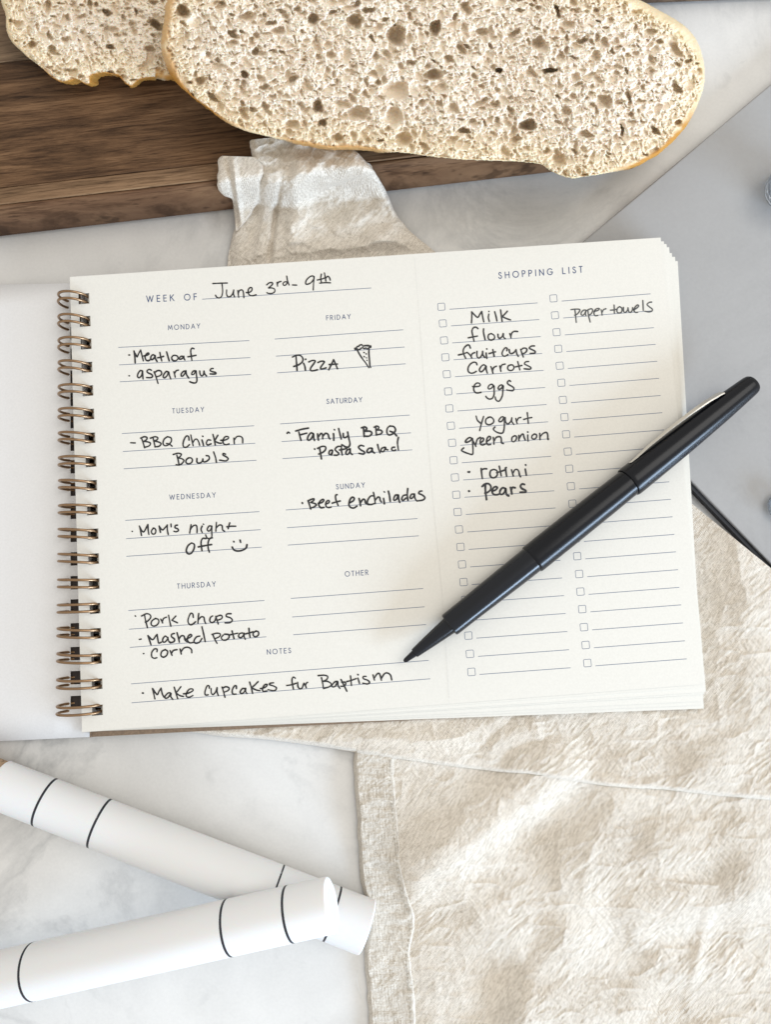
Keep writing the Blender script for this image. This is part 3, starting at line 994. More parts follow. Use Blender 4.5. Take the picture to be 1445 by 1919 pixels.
bpy.data.objects.remove(fc)
px, py, z, rows, hv = flipped_cover()
ny, nx = px.shape
mask = np.ones((ny - 1, nx - 1), bool)
for i in range(ny - 1):
    c = (rows[i] + rows[i + 1]) / 2
    if any(a < c < b for a, b in hv): mask[i, 11] = False
o = mesh("front_cover", P(px, py, z), grid_faces(ny, nx, mask)[:, ::-1], COVERW, notebook, True)
m = o.modifiers.new("thickness", 'SOLIDIFY'); m.thickness = .0006; m.offset = -1
o2 = mesh("cover_board", (P(px, py, z - .0009) - [0, .004, 0]) * [1, .990, 1] + [0, .004, 0], grid_faces(ny, nx)[:, ::-1], HOLE_SHADE, notebook, True)  # board seen through the holes, its dark colour acting as their shade
m = o2.modifiers.new("thickness", 'SOLIDIFY'); m.thickness = .0006; m.offset = -1

# twin-loop wire rings
for i, (y, xr_, xl_) in enumerate(zip(ring_y, ring_r, ring_l)):
    zc = .0084
    pr = P(xr_ - 3.5, y, ZP); pl_ = P(xl_ + 1.5, y + .2, zc)
    cx = (pr[0] + pl_[0]) / 2; rx = (pr[0] - pl_[0]) / 2; yc = pr[1]
    rz = .0062
    V, F = [], []
    tilt = random.uniform(-.0001, .0001)
    dy = .00125
    lo = .0006
    for sgn in (-1, 1):
        an = np.linspace(math.radians(-86), math.radians(268), 56)
        pts = []
        for a in an:
            ca, sa = math.cos(a), math.sin(a)
            k = abs(ca) ** .0
            x = cx + rx * ca; zz = zc + rz * sa
            off = dy * sgn
            f = sst(.72, 1.0, ca) if sa < .45 else 0
            pts.append((x, yc + off * (1 - .12 * float(f)) + tilt * ca * 4, zz))
        v, f = tube(pts, .00047, 10)
        F += [tuple(np.array(q) + len(V)) for q in f]; V += list(v)
    # link of the twin wires at both ends
    for a in (math.radians(-86), math.radians(268)):
        x, zz = cx + rx * math.cos(a), zc + rz * math.sin(a)
        s_ = np.linspace(-1, 1, 7)
        pts = [(x + .0003 * (1 - q * q), yc + dy * q, zz) for q in s_]
        v, f = tube(pts, .00047, 8)
        F += [tuple(np.array(q) + len(V)) for q in f]; V += list(v)
    mesh("wire_ring", V, F, BRONZE, notebook, True)


# ------------------------------------------------------------------ print and handwriting on the page
def resample(pts, smooth=True, step=.9):
    p = np.array(pts, float)
    if len(p) == 1: p = np.array([p[0], p[0] + [.3, .1]])
    if smooth and len(p) > 2:
        q = []
        for i in range(len(p) - 1):
            a = p[i - 1] if i else 2 * p[0] - p[1]
            b, c = p[i], p[i + 1]
            d = p[i + 2] if i + 2 < len(p) else 2 * p[-1] - p[-2]
            n = max(2, int(np.hypot(*(c - b)) / step))
            for k in range(n):
                t = k / n
                q.append(.5 * ((2 * b) + (c - a) * t + (2 * a - 5 * b + 4 * c - d) * t * t + (-a + 3 * b - 3 * c + d) * t ** 3))
        q.append(p[-1]); p = np.array(q)
    return p


class Ink:
    def __init__(s): s.v, s.f, s.n = [], [], 0

    def stroke(s, pts, width, smooth=True, vary=.12):
        """ribbon with round ends, points and width in photo pixels"""
        p = resample(pts, smooth)
        keep = [0] + [i for i in range(1, len(p)) if np.hypot(*(p[i] - p[i - 1])) > 1e-3]
        p = p[keep]
        if len(p) < 2: p = np.array([p[0], p[0] + [.2, 0]])
        t = np.gradient(p, axis=0); t /= np.hypot(t[:, 0], t[:, 1])[:, None] + 1e-9
        nrm = np.stack([-t[:, 1], t[:, 0]], -1)
        w = width / 2 * (1 + vary * (2 * fbm(p[:, 0] / 9, p[:, 1] / 9, 77, 2) - 1) * 1.6)
        caps0 = [(math.sin(a), math.cos(a)) for a in np.linspace(.35, math.pi / 2, 4)[:-1][::-1]]
        L, R_ = [], []
        # start cap
        for k, a in enumerate((15, 45, 70)):
            r = math.radians(a); c_ = p[0] - t[0] * w[0] * math.cos(r); h = w[0] * math.sin(r)
            L.append(c_ + nrm[0] * h); R_.append(c_ - nrm[0] * h)
        for q, n_, ww in zip(p, nrm, w):
            L.append(q + n_ * ww); R_.append(q - n_ * ww)
        for a in (70, 45, 15):
            r = math.radians(a); c_ = p[-1] + t[-1] * w[-1] * math.cos(r); h = w[-1] * math.sin(r)
            L.append(c_ + nrm[-1] * h); R_.append(c_ - nrm[-1] * h)
        n = len(L); base = len(s.v); s.n += 1
        for q in L + R_: s.v.append((q[0], q[1], s.n))
        for i in range(n - 1):
            s.f.append((base + i, base + i + 1, base + n + i + 1, base + n + i))

    def build(s, name, mat, parent=None, lift=.00003, label=None):
        v = np.array(s.v)
        p = P(v[:, 0], v[:, 1], ZP)
        p[:, 2] += pz(p) + lift + v[:, 2] * 4e-7
        o = mesh(name, p, s.f, mat, parent or page, False)
        # faces up
        me = o.data
        if me.polygons and sum(pl.normal.z for pl in me.polygons) < 0: me.flip_normals()
        if label: o["label"] = label
        return o


def line_px(a, b, w=1.15, name="ruled_line", mat=None):
    k = Ink(); a, b = np.array(a, float), np.array(b, float)
    n = max(2, int(np.hypot(*(b - a)) / 12))
    k.stroke([a + (b - a) * i / n for i in range(n + 1)], w, False, .0)
    return k.build(name, mat or RULE, lift=.00002)


def T(z, x0, y0, s): return [((a / s + x0, b / s + y0), (c / s + x0, d / s + y0)) for a, b, c, d in z]


rules = [((378.9, 560.8), (695.3, 539.8)), ((245.5, 1281.6), (803.2, 1237.6)), ((246.5, 1317.1), (806.1, 1272.1))]
rules += T([(98, 773, 1203, 715), (105, 921, 1212, 859), (110, 1064, 1219, 1002), (128, 1502, 1245, 1436), (136, 1654, 1254, 1584), (144, 1800, 1264, 1728)], 200, 480, 4.516)
rules += T([(68, 702, 1153, 624), (79, 847, 1165, 770), (89, 988, 1174, 912), (115, 1420, 1208, 1346), (126, 1570, 1219, 1496), (134, 1714, 1229, 1640)], 500, 480, 4.516)
rules += T([(142, 389, 1166, 322), (148, 529, 1175, 460), (150, 664, 1183, 594), (165, 1079, 1204, 1002), (170, 1222, 1212, 1143), (177, 1361, 1219, 1280)], 200, 880, 4.084)
rules += T([(147, 309, 1145, 238), (156, 445, 1152, 375), (163, 578, 1162, 507), (186, 986, 1195, 910), (195, 1128, 1206, 1050), (203, 1264, 1217, 1186)], 500, 880, 4.083)
c1 = [(107, 411), (118, 533), (127, 658), (137, 782), (147, 906), (157, 1032), (166, 1157), (177, 1284), (186, 1409), (197, 1537), (207, 1663), (217, 1790)]
c1 = [(x / 3.915 + 800, y / 3.915 + 470) for x, y in c1]
c1 += [(x / 2.779 + 800, y / 2.779 + 940) for x, y in [(161, 54), (168, 145), (176, 236), (184, 327), (192, 419), (201, 511), (209, 604), (217, 698), (225, 793), (233, 887)]]
c2 = [(148, 349), (159, 473), (171, 597), (183, 719), (194, 843), (206, 968), (217, 1094), (229, 1220), (241, 1346), (253, 1473), (264, 1599), (276, 1727), (288, 1855)]
c2 = [(x / 3.915 + 1000, y / 3.915 + 470) for x, y in c2]
c2 += [(1076.6, 976.6), (1079.6, 1009.6)]
c2 += [(x / 2.779 + 800, y / 2.779 + 940) for x, y in [(785, 284), (795, 377), (802, 469), (811, 560), (820, 654), (829, 747), (838, 841)]]
for j, cs in enumerate((c1, c2)):
    for i, (x, y) in enumerate(cs):
        f = i / 21
        h = 6.55 + .35 * f; sl = -.073 if j == 0 else -.082 + .006 * f
        k = Ink(); r = 1.3
        ax, ay = np.array([1, sl]), np.array([-sl * 1.15, 1])
        c = np.array([x, y])
        crn = []
        for (sx, sy) in ((-1, -1), (1, -1), (1, 1), (-1, 1)):
            for (ox, oy) in (((0, -1), (-1, 0)) if (sx, sy) == (1, 1) else ((0, 1), (1, 0)) if (sx, sy) == (-1, -1) else ((-1, 0), (0, 1)) if (sx, sy) == (1, -1) else ((1, 0), (0, -1))):
                crn.append(c + ax * (sx * h + ox * r) + ay * (sy * h + oy * r))
        for q in range(8):
            k.stroke([crn[q], crn[(q + 1) % 8]], 1.05, False, 0)
        k.build("checkbox", RULE, lift=.00002)
        L = (164.5 + 5.5 * f) if j == 0 else (166 + 4 * f)
        st = (x + 15.8, y + 4.7 + (.4 if j else 0))
        rules.append((st, (st[0] + L, st[1] + L * (sl - (.0 if j else 0)))))
for a, b in rules: line_px(a, b)
# perforation: short dashes
k = Ink()
pp = curve_at([(777, 484), (786, 597), (808, 895), (829, 1120), (841, 1300), (842, 1312)], np.linspace(0, 1, 290))
for i in range(len(pp) - 1):
    k.stroke([pp[i], pp[i] + (pp[i + 1] - pp[i]) * .45], .6, False, 0)
tag(k.build("perforation", PERF, lift=.00002), kind="stuff")

G = {'A': (.75, "0,0 .375,1;.375,1 .75,0;.14,.33 .61,.33"), 'D': (.68, "0,0 0,1;0,1 .22,1 .45,.93 .6,.75 .66,.5 .6,.25 .45,.07 .22,0 0,0"),
     'E': (.45, "0,0 0,1;0,1 .45,1;0,.52 .42,.52;0,0 .45,0"), 'F': (.42, "0,0 0,1;0,1 .42,1;0,.52 .4,.52"),
     'G': (.86, ".78,.83 .63,.96 .45,1 .25,.95 .08,.78 0,.5 .08,.22 .25,.05 .45,0 .65,.05 .8,.2 .86,.45;.5,.45 .86,.45"),
     'H': (.65, "0,0 0,1;.65,0 .65,1;0,.52 .65,.52"), 'I': (.04, ".02,0 .02,1"), 'K': (.6, "0,0 0,1;.55,1 .02,.46;.17,.6 .6,0"),
     'L': (.42, "0,1 0,0;0,0 .42,0"), 'M': (.88, "0,0 .12,1;.12,1 .44,.2;.44,.2 .76,1;.76,1 .88,0"), 'N': (.68, "0,0 0,1;0,1 .68,0;.68,0 .68,1"),
     'O': (.95, ".475,1 .25,.95 .07,.77 0,.5 .07,.23 .25,.05 .475,0 .7,.05 .88,.23 .95,.5 .88,.77 .7,.95 .475,1"),
     'P': (.48, "0,0 0,1;0,1 .25,1 .42,.93 .48,.76 .42,.57 .25,.48 0,.48"), 'R': (.52, "0,0 0,1;0,1 .25,1 .42,.93 .48,.76 .42,.57 .25,.48 0,.48;.2,.48 .52,0"),
     'S': (.46, ".42,.85 .32,.97 .2,1 .08,.93 .04,.77 .1,.63 .3,.5 .42,.38 .46,.24 .38,.06 .22,0 .08,.06 0,.2"), 'T': (.5, "0,1 .5,1;.25,1 .25,0"),
     'U': (.6, "0,1 0,.3 .06,.1 .2,0 .4,0 .54,.1 .6,.3 .6,1"), 'W': (1.1, "0,1 .28,0;.28,0 .55,.95;.55,.95 .82,0;.82,0 1.1,1"),
     'Y': (.65, "0,1 .33,.48;.33,.48 .65,1;.33,.48 .33,0"), ' ': (.45, "")}


def heading(txt, x0, y0, x1, y1, cap, w):
    ws_ = [G[c][0] for c in txt]
    gap = (math.hypot(x1 - x0, y1 - y0) - sum(ws_) * cap) / (len(txt) - 1)
    e = np.array([x1 - x0, y1 - y0]); e /= np.hypot(*e); up = np.array([e[1], -e[0]]) * 1.0
    up = np.array([-.07 * 0 + e[1] * .9, -abs(e[0])])
    k = Ink(); pos = 0
    for c, wd in zip(txt, ws_):
        for st in G[c][1].split(';'):
            if not st: continue
            pts = [tuple(map(float, q.split(','))) for q in st.split()]
            k.stroke([np.array([x0, y0]) + e * (pos + a * cap) + up * b * cap for a, b in pts], w, len(pts) > 3, 0)
        pos += wd * cap + gap
    o = k.build("printed_heading", PRINT)
    o["label"] = "printed heading " + txt


for h in [("WEEK OF", 274.5, 565.9, 368, 561.8, 11.2, 1.6), ("MONDAY", 315, 618.4, 374.5, 615.1, 8.6, 1.15), ("TUESDAY", 323, 774.5, 381.8, 771.4, 8.5, 1.15),
          ("WEDNESDAY", 317.5, 936.3, 403.7, 931.9, 8.8, 1.15), ("THURSDAY", 332.2, 1103.3, 403.7, 1098.7, 9, 1.15), ("FRIDAY", 612, 600.2, 657, 597.2, 8.4, 1.15),
          ("SATURDAY", 612.5, 756.8, 678.6, 753.3, 8.7, 1.2), ("SUNDAY", 630.5, 916.8, 683.8, 913, 8.8, 1.2), ("OTHER", 647, 1080.3, 690, 1077, 9, 1.2),
          ("NOTES", 500.8, 1226.4, 545, 1223.3, 9, 1.2), ("SHOPPING LIST", 935.5, 522, 1092.3, 510.4, 11.2, 1.65)]:
    heading(*h)

HAND = [
 ("June 3rd - 9th", 390, 500, 6.02, 2.1, "52,190 130,186 215,184;155,188 160,230 162,290 150,335 125,352 98,345 82,322;208,262 207,310 222,338 250,335 275,305 288,262;288,262 286,310 298,342;333,268 338,300 344,345;338,305 352,270 380,262 396,285 402,348;430,292 462,290 490,270 493,240 472,236 452,262 455,305 478,325 510,326 540,316;660,205 690,182 722,180 725,200 695,228 680,240 720,240 750,255 748,285 715,302 675,300 662,292;777,178 783,220;780,198 792,176 822,166;888,172 866,170 846,186 850,208 872,208 890,185;886,106 896,160 912,206;952,206 998,208;1196,130 1185,105 1150,112 1110,150 1100,190 1120,198 1160,180 1192,140;1196,112 1190,180 1186,262;1278,84 1270,130 1278,176;1232,150 1280,140 1318,126;1312,70 1320,110 1328,160;1326,130 1350,108 1368,122 1378,152;1258,186 1320,180 1380,182"),
 ("Meatloaf", 230, 640, 7.225, 2.5, "80,184 90,183;150,130 160,200 166,290;156,150 180,190 192,210 215,160 240,116;240,116 258,190 276,262;284,196 330,186 352,170 345,156 318,170 300,210 312,250 340,262 362,252;430,190 405,180 380,205 378,240 400,245 428,215 436,188 440,230 462,270;500,150 512,210 526,264;470,222 510,214 550,202;592,142 608,200 626,260;680,190 660,220 675,255 712,262 745,235 738,200 705,188 678,192;818,215 798,198 770,215 764,240 785,240 812,222 825,198 825,225 838,250;962,98 935,92 918,125 925,190 934,255;880,208 930,200 990,188"),
 ("asparagus", 230, 640, 7.225, 2.4, "80,466 90,465;262,400 235,395 205,435 198,475 220,492 255,455 265,395 268,460 272,508;385,390 355,378 325,400 340,425 385,445 402,470 380,490 320,490;422,412 445,470 475,568;430,420 470,395 510,400 525,430 505,462 460,478;618,420 590,405 555,445 545,480 565,492 600,460 618,412 630,460 648,508;690,412 700,445 708,484;702,430 720,398 752,388;850,400 820,405 790,440 792,470 815,465 840,430 852,395 862,450 892,496;985,398 955,400 932,430 935,450 965,440 988,395 998,470 1002,530 985,560 945,560 905,545;1040,400 1045,440 1065,466 1090,450 1098,400;1098,400 1108,440 1132,466;1222,366 1195,370 1182,395 1215,410 1255,420 1258,438 1225,442 1182,440"),
 ("BBQ Chicken", 240, 800, 6.02, 2.4, "26,180 78,182;150,130 168,180 184,236;138,128 180,112 210,120 205,145 170,165;170,165 220,170 250,185 235,215 182,232;280,125 292,180 304,228;250,128 300,112 332,122 325,145 290,160;290,160 345,172 370,192 345,220 300,226;440,112 405,140 392,185 410,212 450,205 485,165 482,125 445,112;432,188 465,195 494,218;686,150 680,110 655,105 630,145 618,195 628,228 660,228 692,200;706,92 718,150 732,212;728,180 750,145 775,140 795,170 806,208;832,148 842,180 850,212;840,106 842,108;930,150 900,148 882,180 895,205 935,192;956,86 970,140 982,204;1012,95 985,140 978,160 1020,182 1050,185;1045,152 1090,150 1130,130 1128,112 1095,112 1070,150 1075,188 1105,202 1138,192;1192,128 1198,190;1196,150 1225,112 1265,108 1290,130 1292,180"),
 ("Bowls", 240, 800, 6.02, 2.5, "548,320 562,370 574,432;508,312 560,298 598,308 585,335 556,352;556,352 600,358 628,380 605,415 574,430 540,428;680,350 655,372 652,402 680,418 715,402 724,370 705,350 675,352;775,358 775,395 795,410 830,395 842,362;842,362 850,395 885,388 915,360 908,330 880,325;964,284 985,345 996,402;1098,308 1075,300 1070,318 1110,340 1128,362 1100,384 1032,376"),
 ("Mom's night", 235, 960, 5.78, 2.4, "70,208 74,207;150,150 162,200 172,252;152,155 180,205 200,210 225,165 242,132;242,132 244,190 252,240;300,172 280,205 290,235 318,232 328,200 315,175 300,172;364,150 372,190 378,218;368,160 400,192 425,170 452,140;452,138 452,190 462,240;492,128 494,158;562,140 540,145 536,168 565,180 572,200 545,212 524,206;710,135 702,180 695,226;700,190 730,150 765,142 775,180 774,220;830,150 818,185 830,220;842,128 846,132;935,150 905,150 885,185 900,205 925,185 935,148 934,200 935,262 920,285 885,280 868,245;985,110 982,150 978,206;982,170 1015,140 1045,145 1052,190 1072,206;1130,115 1120,145 1112,178;1098,158 1140,152 1194,152"),
 ("Off with a smiley", 235, 960, 5.78, 2.7, "710,335 675,365 658,415 675,448 710,445 740,400 745,350 715,332;870,285 835,285 818,330 828,418;942,278 912,285 895,330 895,385 908,432;788,376 850,364 932,350;1156,378 1175,408 1215,420 1265,412 1305,388 1316,352;1172,316 1174,322;1172,320 1176,320;1240,302 1246,326;1243,302 1248,328"),
 ("Pork chops", 240, 1130, 5.558, 2.4, "72,134 76,138;168,120 182,190 200,258;138,136 190,112 228,125 232,155 200,190 178,200;285,160 248,185 238,220 258,240 295,232 318,200 310,170 280,162;338,168 350,190 358,208;356,192 368,162 398,148;420,128 432,190 444,242;496,136 455,180;455,180 512,206;678,150 672,115 652,108 632,145 622,190 640,224 670,222 702,195;735,110 730,150 726,210;732,175 760,145 788,150 795,185 808,215;880,135 858,150 850,185 870,205 900,190 915,150;912,140 925,180 938,218;918,142 960,128 980,140 970,165 925,182;1072,112 1030,115 1022,140 1065,155 1085,180 1060,205 1010,208"),
 ("Mashed potato", 240, 1130, 5.558, 2.5, "114,380 134,376;205,340 222,390 236,434;210,345 245,380 265,375 285,345 300,328;300,328 308,380 318,418 345,408;410,362 385,345 360,375 362,405 385,405 410,375 412,355 420,395 438,415;480,318 455,325 450,350 480,375 478,400 448,412 430,405;508,310 522,360 532,408;526,380 550,345 580,345 592,385 612,402;598,378 640,360 662,340 648,328 622,350 618,390 640,415 685,410;745,345 710,355 685,395 700,420 740,410 768,370;768,248 785,320 802,402;880,325 898,370 925,420;872,328 920,315 958,322 950,350 905,372;990,335 970,360 985,385 1020,385 1050,360 1045,330 1005,325;1082,292 1092,330 1102,370;1050,334 1095,325 1140,315;1190,312 1160,320 1150,350 1172,362 1200,340 1205,312 1208,350 1220,378;1258,265 1262,310 1270,358;1222,322 1262,312 1300,300;1335,292 1305,310 1305,340 1330,352 1358,330 1355,300 1330,292"),
 ("corn", 240, 1130, 5.558, 2.4, "158,528 162,527;298,508 300,482 272,480 245,515 245,560 270,576 298,570;385,485 350,505 340,545 365,565 400,545 410,505 385,485;436,496 445,520 456,546;450,525 470,495 508,486;540,480 546,505 552,532;548,510 580,470 625,462 658,485 662,518"),
 ("Pizza", 530, 630, 7.225, 2.6, "178,270 186,370 192,464;130,284 180,262 235,262 270,300 265,345 220,385 148,412;280,368 298,410 306,464;306,315 310,313;352,350 400,330 438,335 425,365 385,420 372,455 390,470 430,466 468,456;475,358 520,340 562,345 550,370 515,420 515,445 555,440 586,430;622,456 655,390 688,320;688,320 715,380 740,442;628,385 690,382 740,378"),
 ("pizza slice doodle", 530, 630, 7.225, 2.2, "1000,150 1015,138 1025,142 1040,125 1070,116 1080,130 1092,140 1108,122 1118,138 1135,120 1145,138 1160,122 1170,140 1190,130 1192,155 1175,150;975,172 1005,178 1040,182 1060,165 1085,158 1105,172 1125,158 1140,175 1165,160 1185,152;975,166 1000,160;978,185 995,182;980,175 1004,170;1005,185 1040,250 1080,310 1120,360 1165,428;1008,185 1042,250 1082,308;1168,165 1164,230 1172,320 1178,400 1190,424;1170,180 1168,230 1176,320 1182,400;1098,222 1104,224;1128,240 1132,242;1100,278 1106,280;1132,294 1136,296;1140,328 1142,330"),
 ("Family BBQ", 530, 785, 6.02, 2.8, "48,164 60,150 76,160;180,148 192,195 205,242;145,138 215,118 288,105;190,182 230,172 270,162;340,165 315,160 285,200 280,235 305,238 335,200 345,165 348,215 358,244;392,170 395,200 402,240;400,205 430,165 448,180 450,225;450,200 480,165 510,175 520,210 532,228;572,168 575,205 575,242;582,122 584,124;630,110 645,170 660,228;682,165 685,205 705,212 735,190 732,150;732,150 745,220 758,280 745,315 710,318 675,295;910,95 915,150 918,200;888,102 925,92 948,110 925,140;925,140 985,140 1005,165 975,195 918,196;1050,90 1052,135 1058,182;1030,95 1060,82 1085,95 1070,120 1055,128;1060,128 1105,128 1122,150 1100,172 1052,182;1210,80 1182,105 1175,150 1195,182 1240,170 1272,130 1255,90 1212,82;1210,140 1255,160 1285,192"),
 ("Pasta salad", 530, 785, 6.02, 2.6, "358,340 361,342;415,330 425,385 436,452;392,334 440,312 480,315 482,345 455,375 405,398;556,352 530,360 520,395 540,402 558,375 562,352 558,385 550,410;648,310 615,315 590,345 610,370 632,390 615,410 580,410;665,290 660,350 672,410;640,352 680,345 720,335;750,340 720,360 712,395 735,400 755,370 760,335 765,385 784,402;915,308 880,300 855,320 880,350 922,375 910,398 860,390;1000,330 970,335 950,365 965,382 1000,365 1010,330 1012,365 1035,386;1070,290 1082,340 1098,384;1150,320 1115,335 1110,365 1135,370 1155,340 1160,320 1165,345 1186,350;1262,320 1235,325 1230,350 1255,360 1275,350;1305,210 1295,270 1305,352"),
 ("Beef enchiladas", 555, 905, 5.78, 2.7, "66,215 68,222;130,195 145,240 158,284;128,195 165,178 192,172 190,190 158,212;158,212 205,225 218,240 190,262 150,274;240,222 280,212 300,190 292,178 262,195 245,235 265,268 300,266;318,232 350,218 360,200 345,190 322,215 325,255 350,268 378,262;444,128 428,135 430,180 455,246;390,220 430,208 478,196;582,215 618,195 630,168 610,155 585,180 572,235 590,265 625,272 658,252;682,170 692,210 698,248;696,215 725,178 745,185 755,220 785,236;835,140 805,145 775,190 775,225 810,235 845,225;838,104 848,150 858,225;856,190 885,155 905,160 912,190 924,206;948,168 952,195 956,226;954,96 958,100;1000,90 1012,140 1020,200;1100,130 1075,135 1058,170 1062,190 1090,175 1108,130 1112,175 1122,210;1190,130 1160,140 1145,175 1160,190 1190,165;1210,62 1205,130 1212,188;1275,120 1250,125 1235,160 1250,170 1275,145 1282,118 1288,165 1305,192;1365,88 1340,92 1330,115 1365,130 1395,158 1375,185 1310,196"),
 ("Milk", 850, 570, 9.031, 2.4, "310,130 312,220 306,318;310,130 360,185 412,225 450,170 480,125;480,125 495,210 515,300;600,170 592,230 608,292;600,125 603,124;700,130 720,200 738,284;800,100 812,190 826,292;915,120 870,170 828,210;828,212 900,245 968,268"),
 ("flour", 850, 570, 9.031, 2.4, "415,415 385,392 340,400 315,450 325,520 350,630;252,572 330,556 408,542;512,418 510,480 538,604;640,500 600,515 588,560 605,600 650,608 695,580 690,530 645,500;755,512 760,560 785,580 825,550 845,500;845,500 850,560 880,586;955,502 970,535 976,572;975,540 990,490 1030,462 1088,464"),
 ("fruit cups", 850, 570, 9.031, 2.5, "288,745 265,695 225,700 180,745 165,800 180,860 208,918;85,862 160,845 235,818;235,818 270,850 295,880 312,915;300,880 320,840 362,822;400,800 398,850 405,895 430,915 465,890 492,840 495,800;495,800 500,860 535,905;555,830 558,870 568,920;565,758 567,762;668,770 678,820 690,885;605,838 660,822 712,808;905,790 910,750 880,740 845,780 825,830 840,875 880,880 925,855;945,770 955,825 985,840 1030,815 1062,770;1062,770 1075,840 1100,885;1140,765 1160,830 1185,895;1145,775 1190,745 1240,755 1240,795 1205,830 1160,840;1372,708 1320,712 1285,745 1330,770 1385,800 1375,830 1300,836"),
 ("Carrots", 850, 670, 9.031, 2.4, "400,125 385,90 340,82 285,115 250,175 252,235 290,265 340,262 388,235;545,140 510,125 465,160 440,215 470,245 520,205 555,145 555,200 575,265;635,155 655,205 670,270;665,215 685,170 730,148;785,145 795,190 805,236;798,190 820,130 878,112;970,125 930,145 920,190 950,220 1000,215 1028,170 1005,130 970,125;1090,70 1108,140 1125,210;1050,160 1105,148 1160,135;1275,68 1225,75 1205,110 1250,135 1312,170 1295,198 1200,192"),
 ("eggs", 850, 670, 9.031, 2.4, "322,492 380,495 440,485 455,460 430,435 385,440 350,485 345,550 375,595 420,600 468,590;690,495 655,455 610,470 588,510 600,535 645,520 685,480 690,560 688,630 660,690 610,705 570,685 550,660;845,495 820,465 780,480 758,520 775,542 815,520 842,480 838,570 828,650 790,725 755,742 720,715 708,670;968,405 945,390 915,420 930,455 990,490 1025,520 1010,560 960,560 905,552"),
 ("yogurt", 860, 770, 8.028, 2.4, "262,80 280,140 325,185;375,85 345,180 315,298;450,100 412,125 405,175 430,205 480,205 525,170 520,125 480,95 440,100;672,90 640,95 605,140 615,165 655,150 682,100 688,190 680,290 655,335 600,332 545,305 522,272 545,245;700,100 705,160 735,198 780,165 800,105;800,105 800,160 830,205;860,115 868,155 882,194;872,160 900,110 935,100;1032,28 1040,100 1048,188;978,130 1040,112 1100,100"),
 ("green onion", 860, 770, 8.028, 2.6, "205,420 165,402 120,430 100,465 120,475 175,450 205,415 210,500 215,600 205,655 140,642 60,610 42,590 75,558;215,455 240,500 258,535;255,510 280,430 325,400;325,480 365,455 375,420 350,410 325,445 328,500 360,515 400,500;425,460 470,430 480,400 460,385 430,410 418,470 440,510 480,505;520,400 528,450 530,500;530,460 565,400 620,390 640,420 645,480 672,492;840,375 805,400 800,450 830,465 865,430 868,385 840,375;905,370 905,410 908,450;908,420 940,365 970,350 985,400 1002,438;1040,365 1040,410 1045,455;1038,318 1042,320;1135,350 1105,375 1102,410 1135,425 1170,400 1170,360 1140,348;1220,340 1222,380 1225,432;1225,390 1270,340 1320,325 1340,360 1342,430 1352,424"),
 ("rotini", 860, 860, 8.028, 2.8, "140,196 160,204;142,198 164,192;338,145 345,220 356,295;345,165 380,150 420,150;520,160 480,180 470,240 495,280 545,280 580,240 575,180 530,158;610,112 625,180 640,255;570,208 630,190 700,165;700,140 716,130;708,140 710,190 722,262;795,165 808,210 822,258;818,215 845,165 880,160 905,190 915,240 930,268;1002,155 1010,200 1018,245;1006,90 1010,94"),
 ("Pears", 860, 860, 8.028, 3.3, "150,482 160,486;152,488 158,482;400,380 402,480 418,612;352,415 400,378 450,375 482,410 480,460 440,500 395,515;500,485 550,470 580,435 555,418 520,440 505,500 530,535 575,540 600,532;700,445 660,435 625,475 620,520 650,535 690,500 708,445 712,500 725,540 752,556;780,430 790,475 800,525;792,470 810,430 850,435;990,385 955,378 930,410 950,445 1005,475 1005,500 925,502"),
 ("paper towels", 1060, 550, 8.028, 2.1, "145,245 155,330 165,436;85,244 150,236 215,240 215,265 180,310 140,328;310,250 275,252 240,290 245,325 280,320 310,265 305,300 312,338;340,245 350,330 375,430;320,262 360,238 400,232 412,262 385,310 350,325;435,270 490,255 515,230 490,225 450,245 432,300 450,335 490,330;540,245 548,280 555,325;552,290 575,245 612,230;735,175 738,230 740,300;680,252 735,246 780,235;815,200 785,225 780,275 810,295 850,275 852,225 825,200;875,210 880,270 905,285 935,255 945,215;945,215 955,270 985,285 1010,250 1015,215;1030,245 1070,225 1105,190 1090,172 1055,200 1035,250 1055,285 1092,282;1168,105 1172,180 1175,255;1300,130 1265,135 1232,165 1265,200 1310,235 1305,265 1260,278 1200,268"),
 ("Make cupcake", 250, 1255, 5.78, 2.4, "95,256 106,252;96,250 106,256;205,205 218,260 230,316;208,208 240,255 258,270 275,235 298,200;298,200 310,260 330,298;395,250 370,255 340,290 345,310 375,300 405,255 402,290 424,322;440,190 458,250 478,316;512,185 478,230 462,250 500,280 540,290;540,262 590,255 640,230 640,210 605,212 575,250 572,290 605,298 642,280;820,200 820,178 798,175 780,215 772,255 782,275 808,272;840,205 842,250 860,270 890,240 905,195;905,195 905,240 918,280;960,190 975,240 990,298;965,200 1000,185 1035,198 1025,225 980,245;1115,205 1112,175 1092,178 1070,220 1075,262 1112,265;1205,205 1180,205 1155,240 1170,260 1200,240 1215,200 1215,235 1228,258;1258,135 1275,190 1290,256;1350,130 1310,170 1285,195 1330,220 1370,228;1375,205 1410,198 1440,180 1448,160 1420,165 1398,205 1405,235 1445,230"),
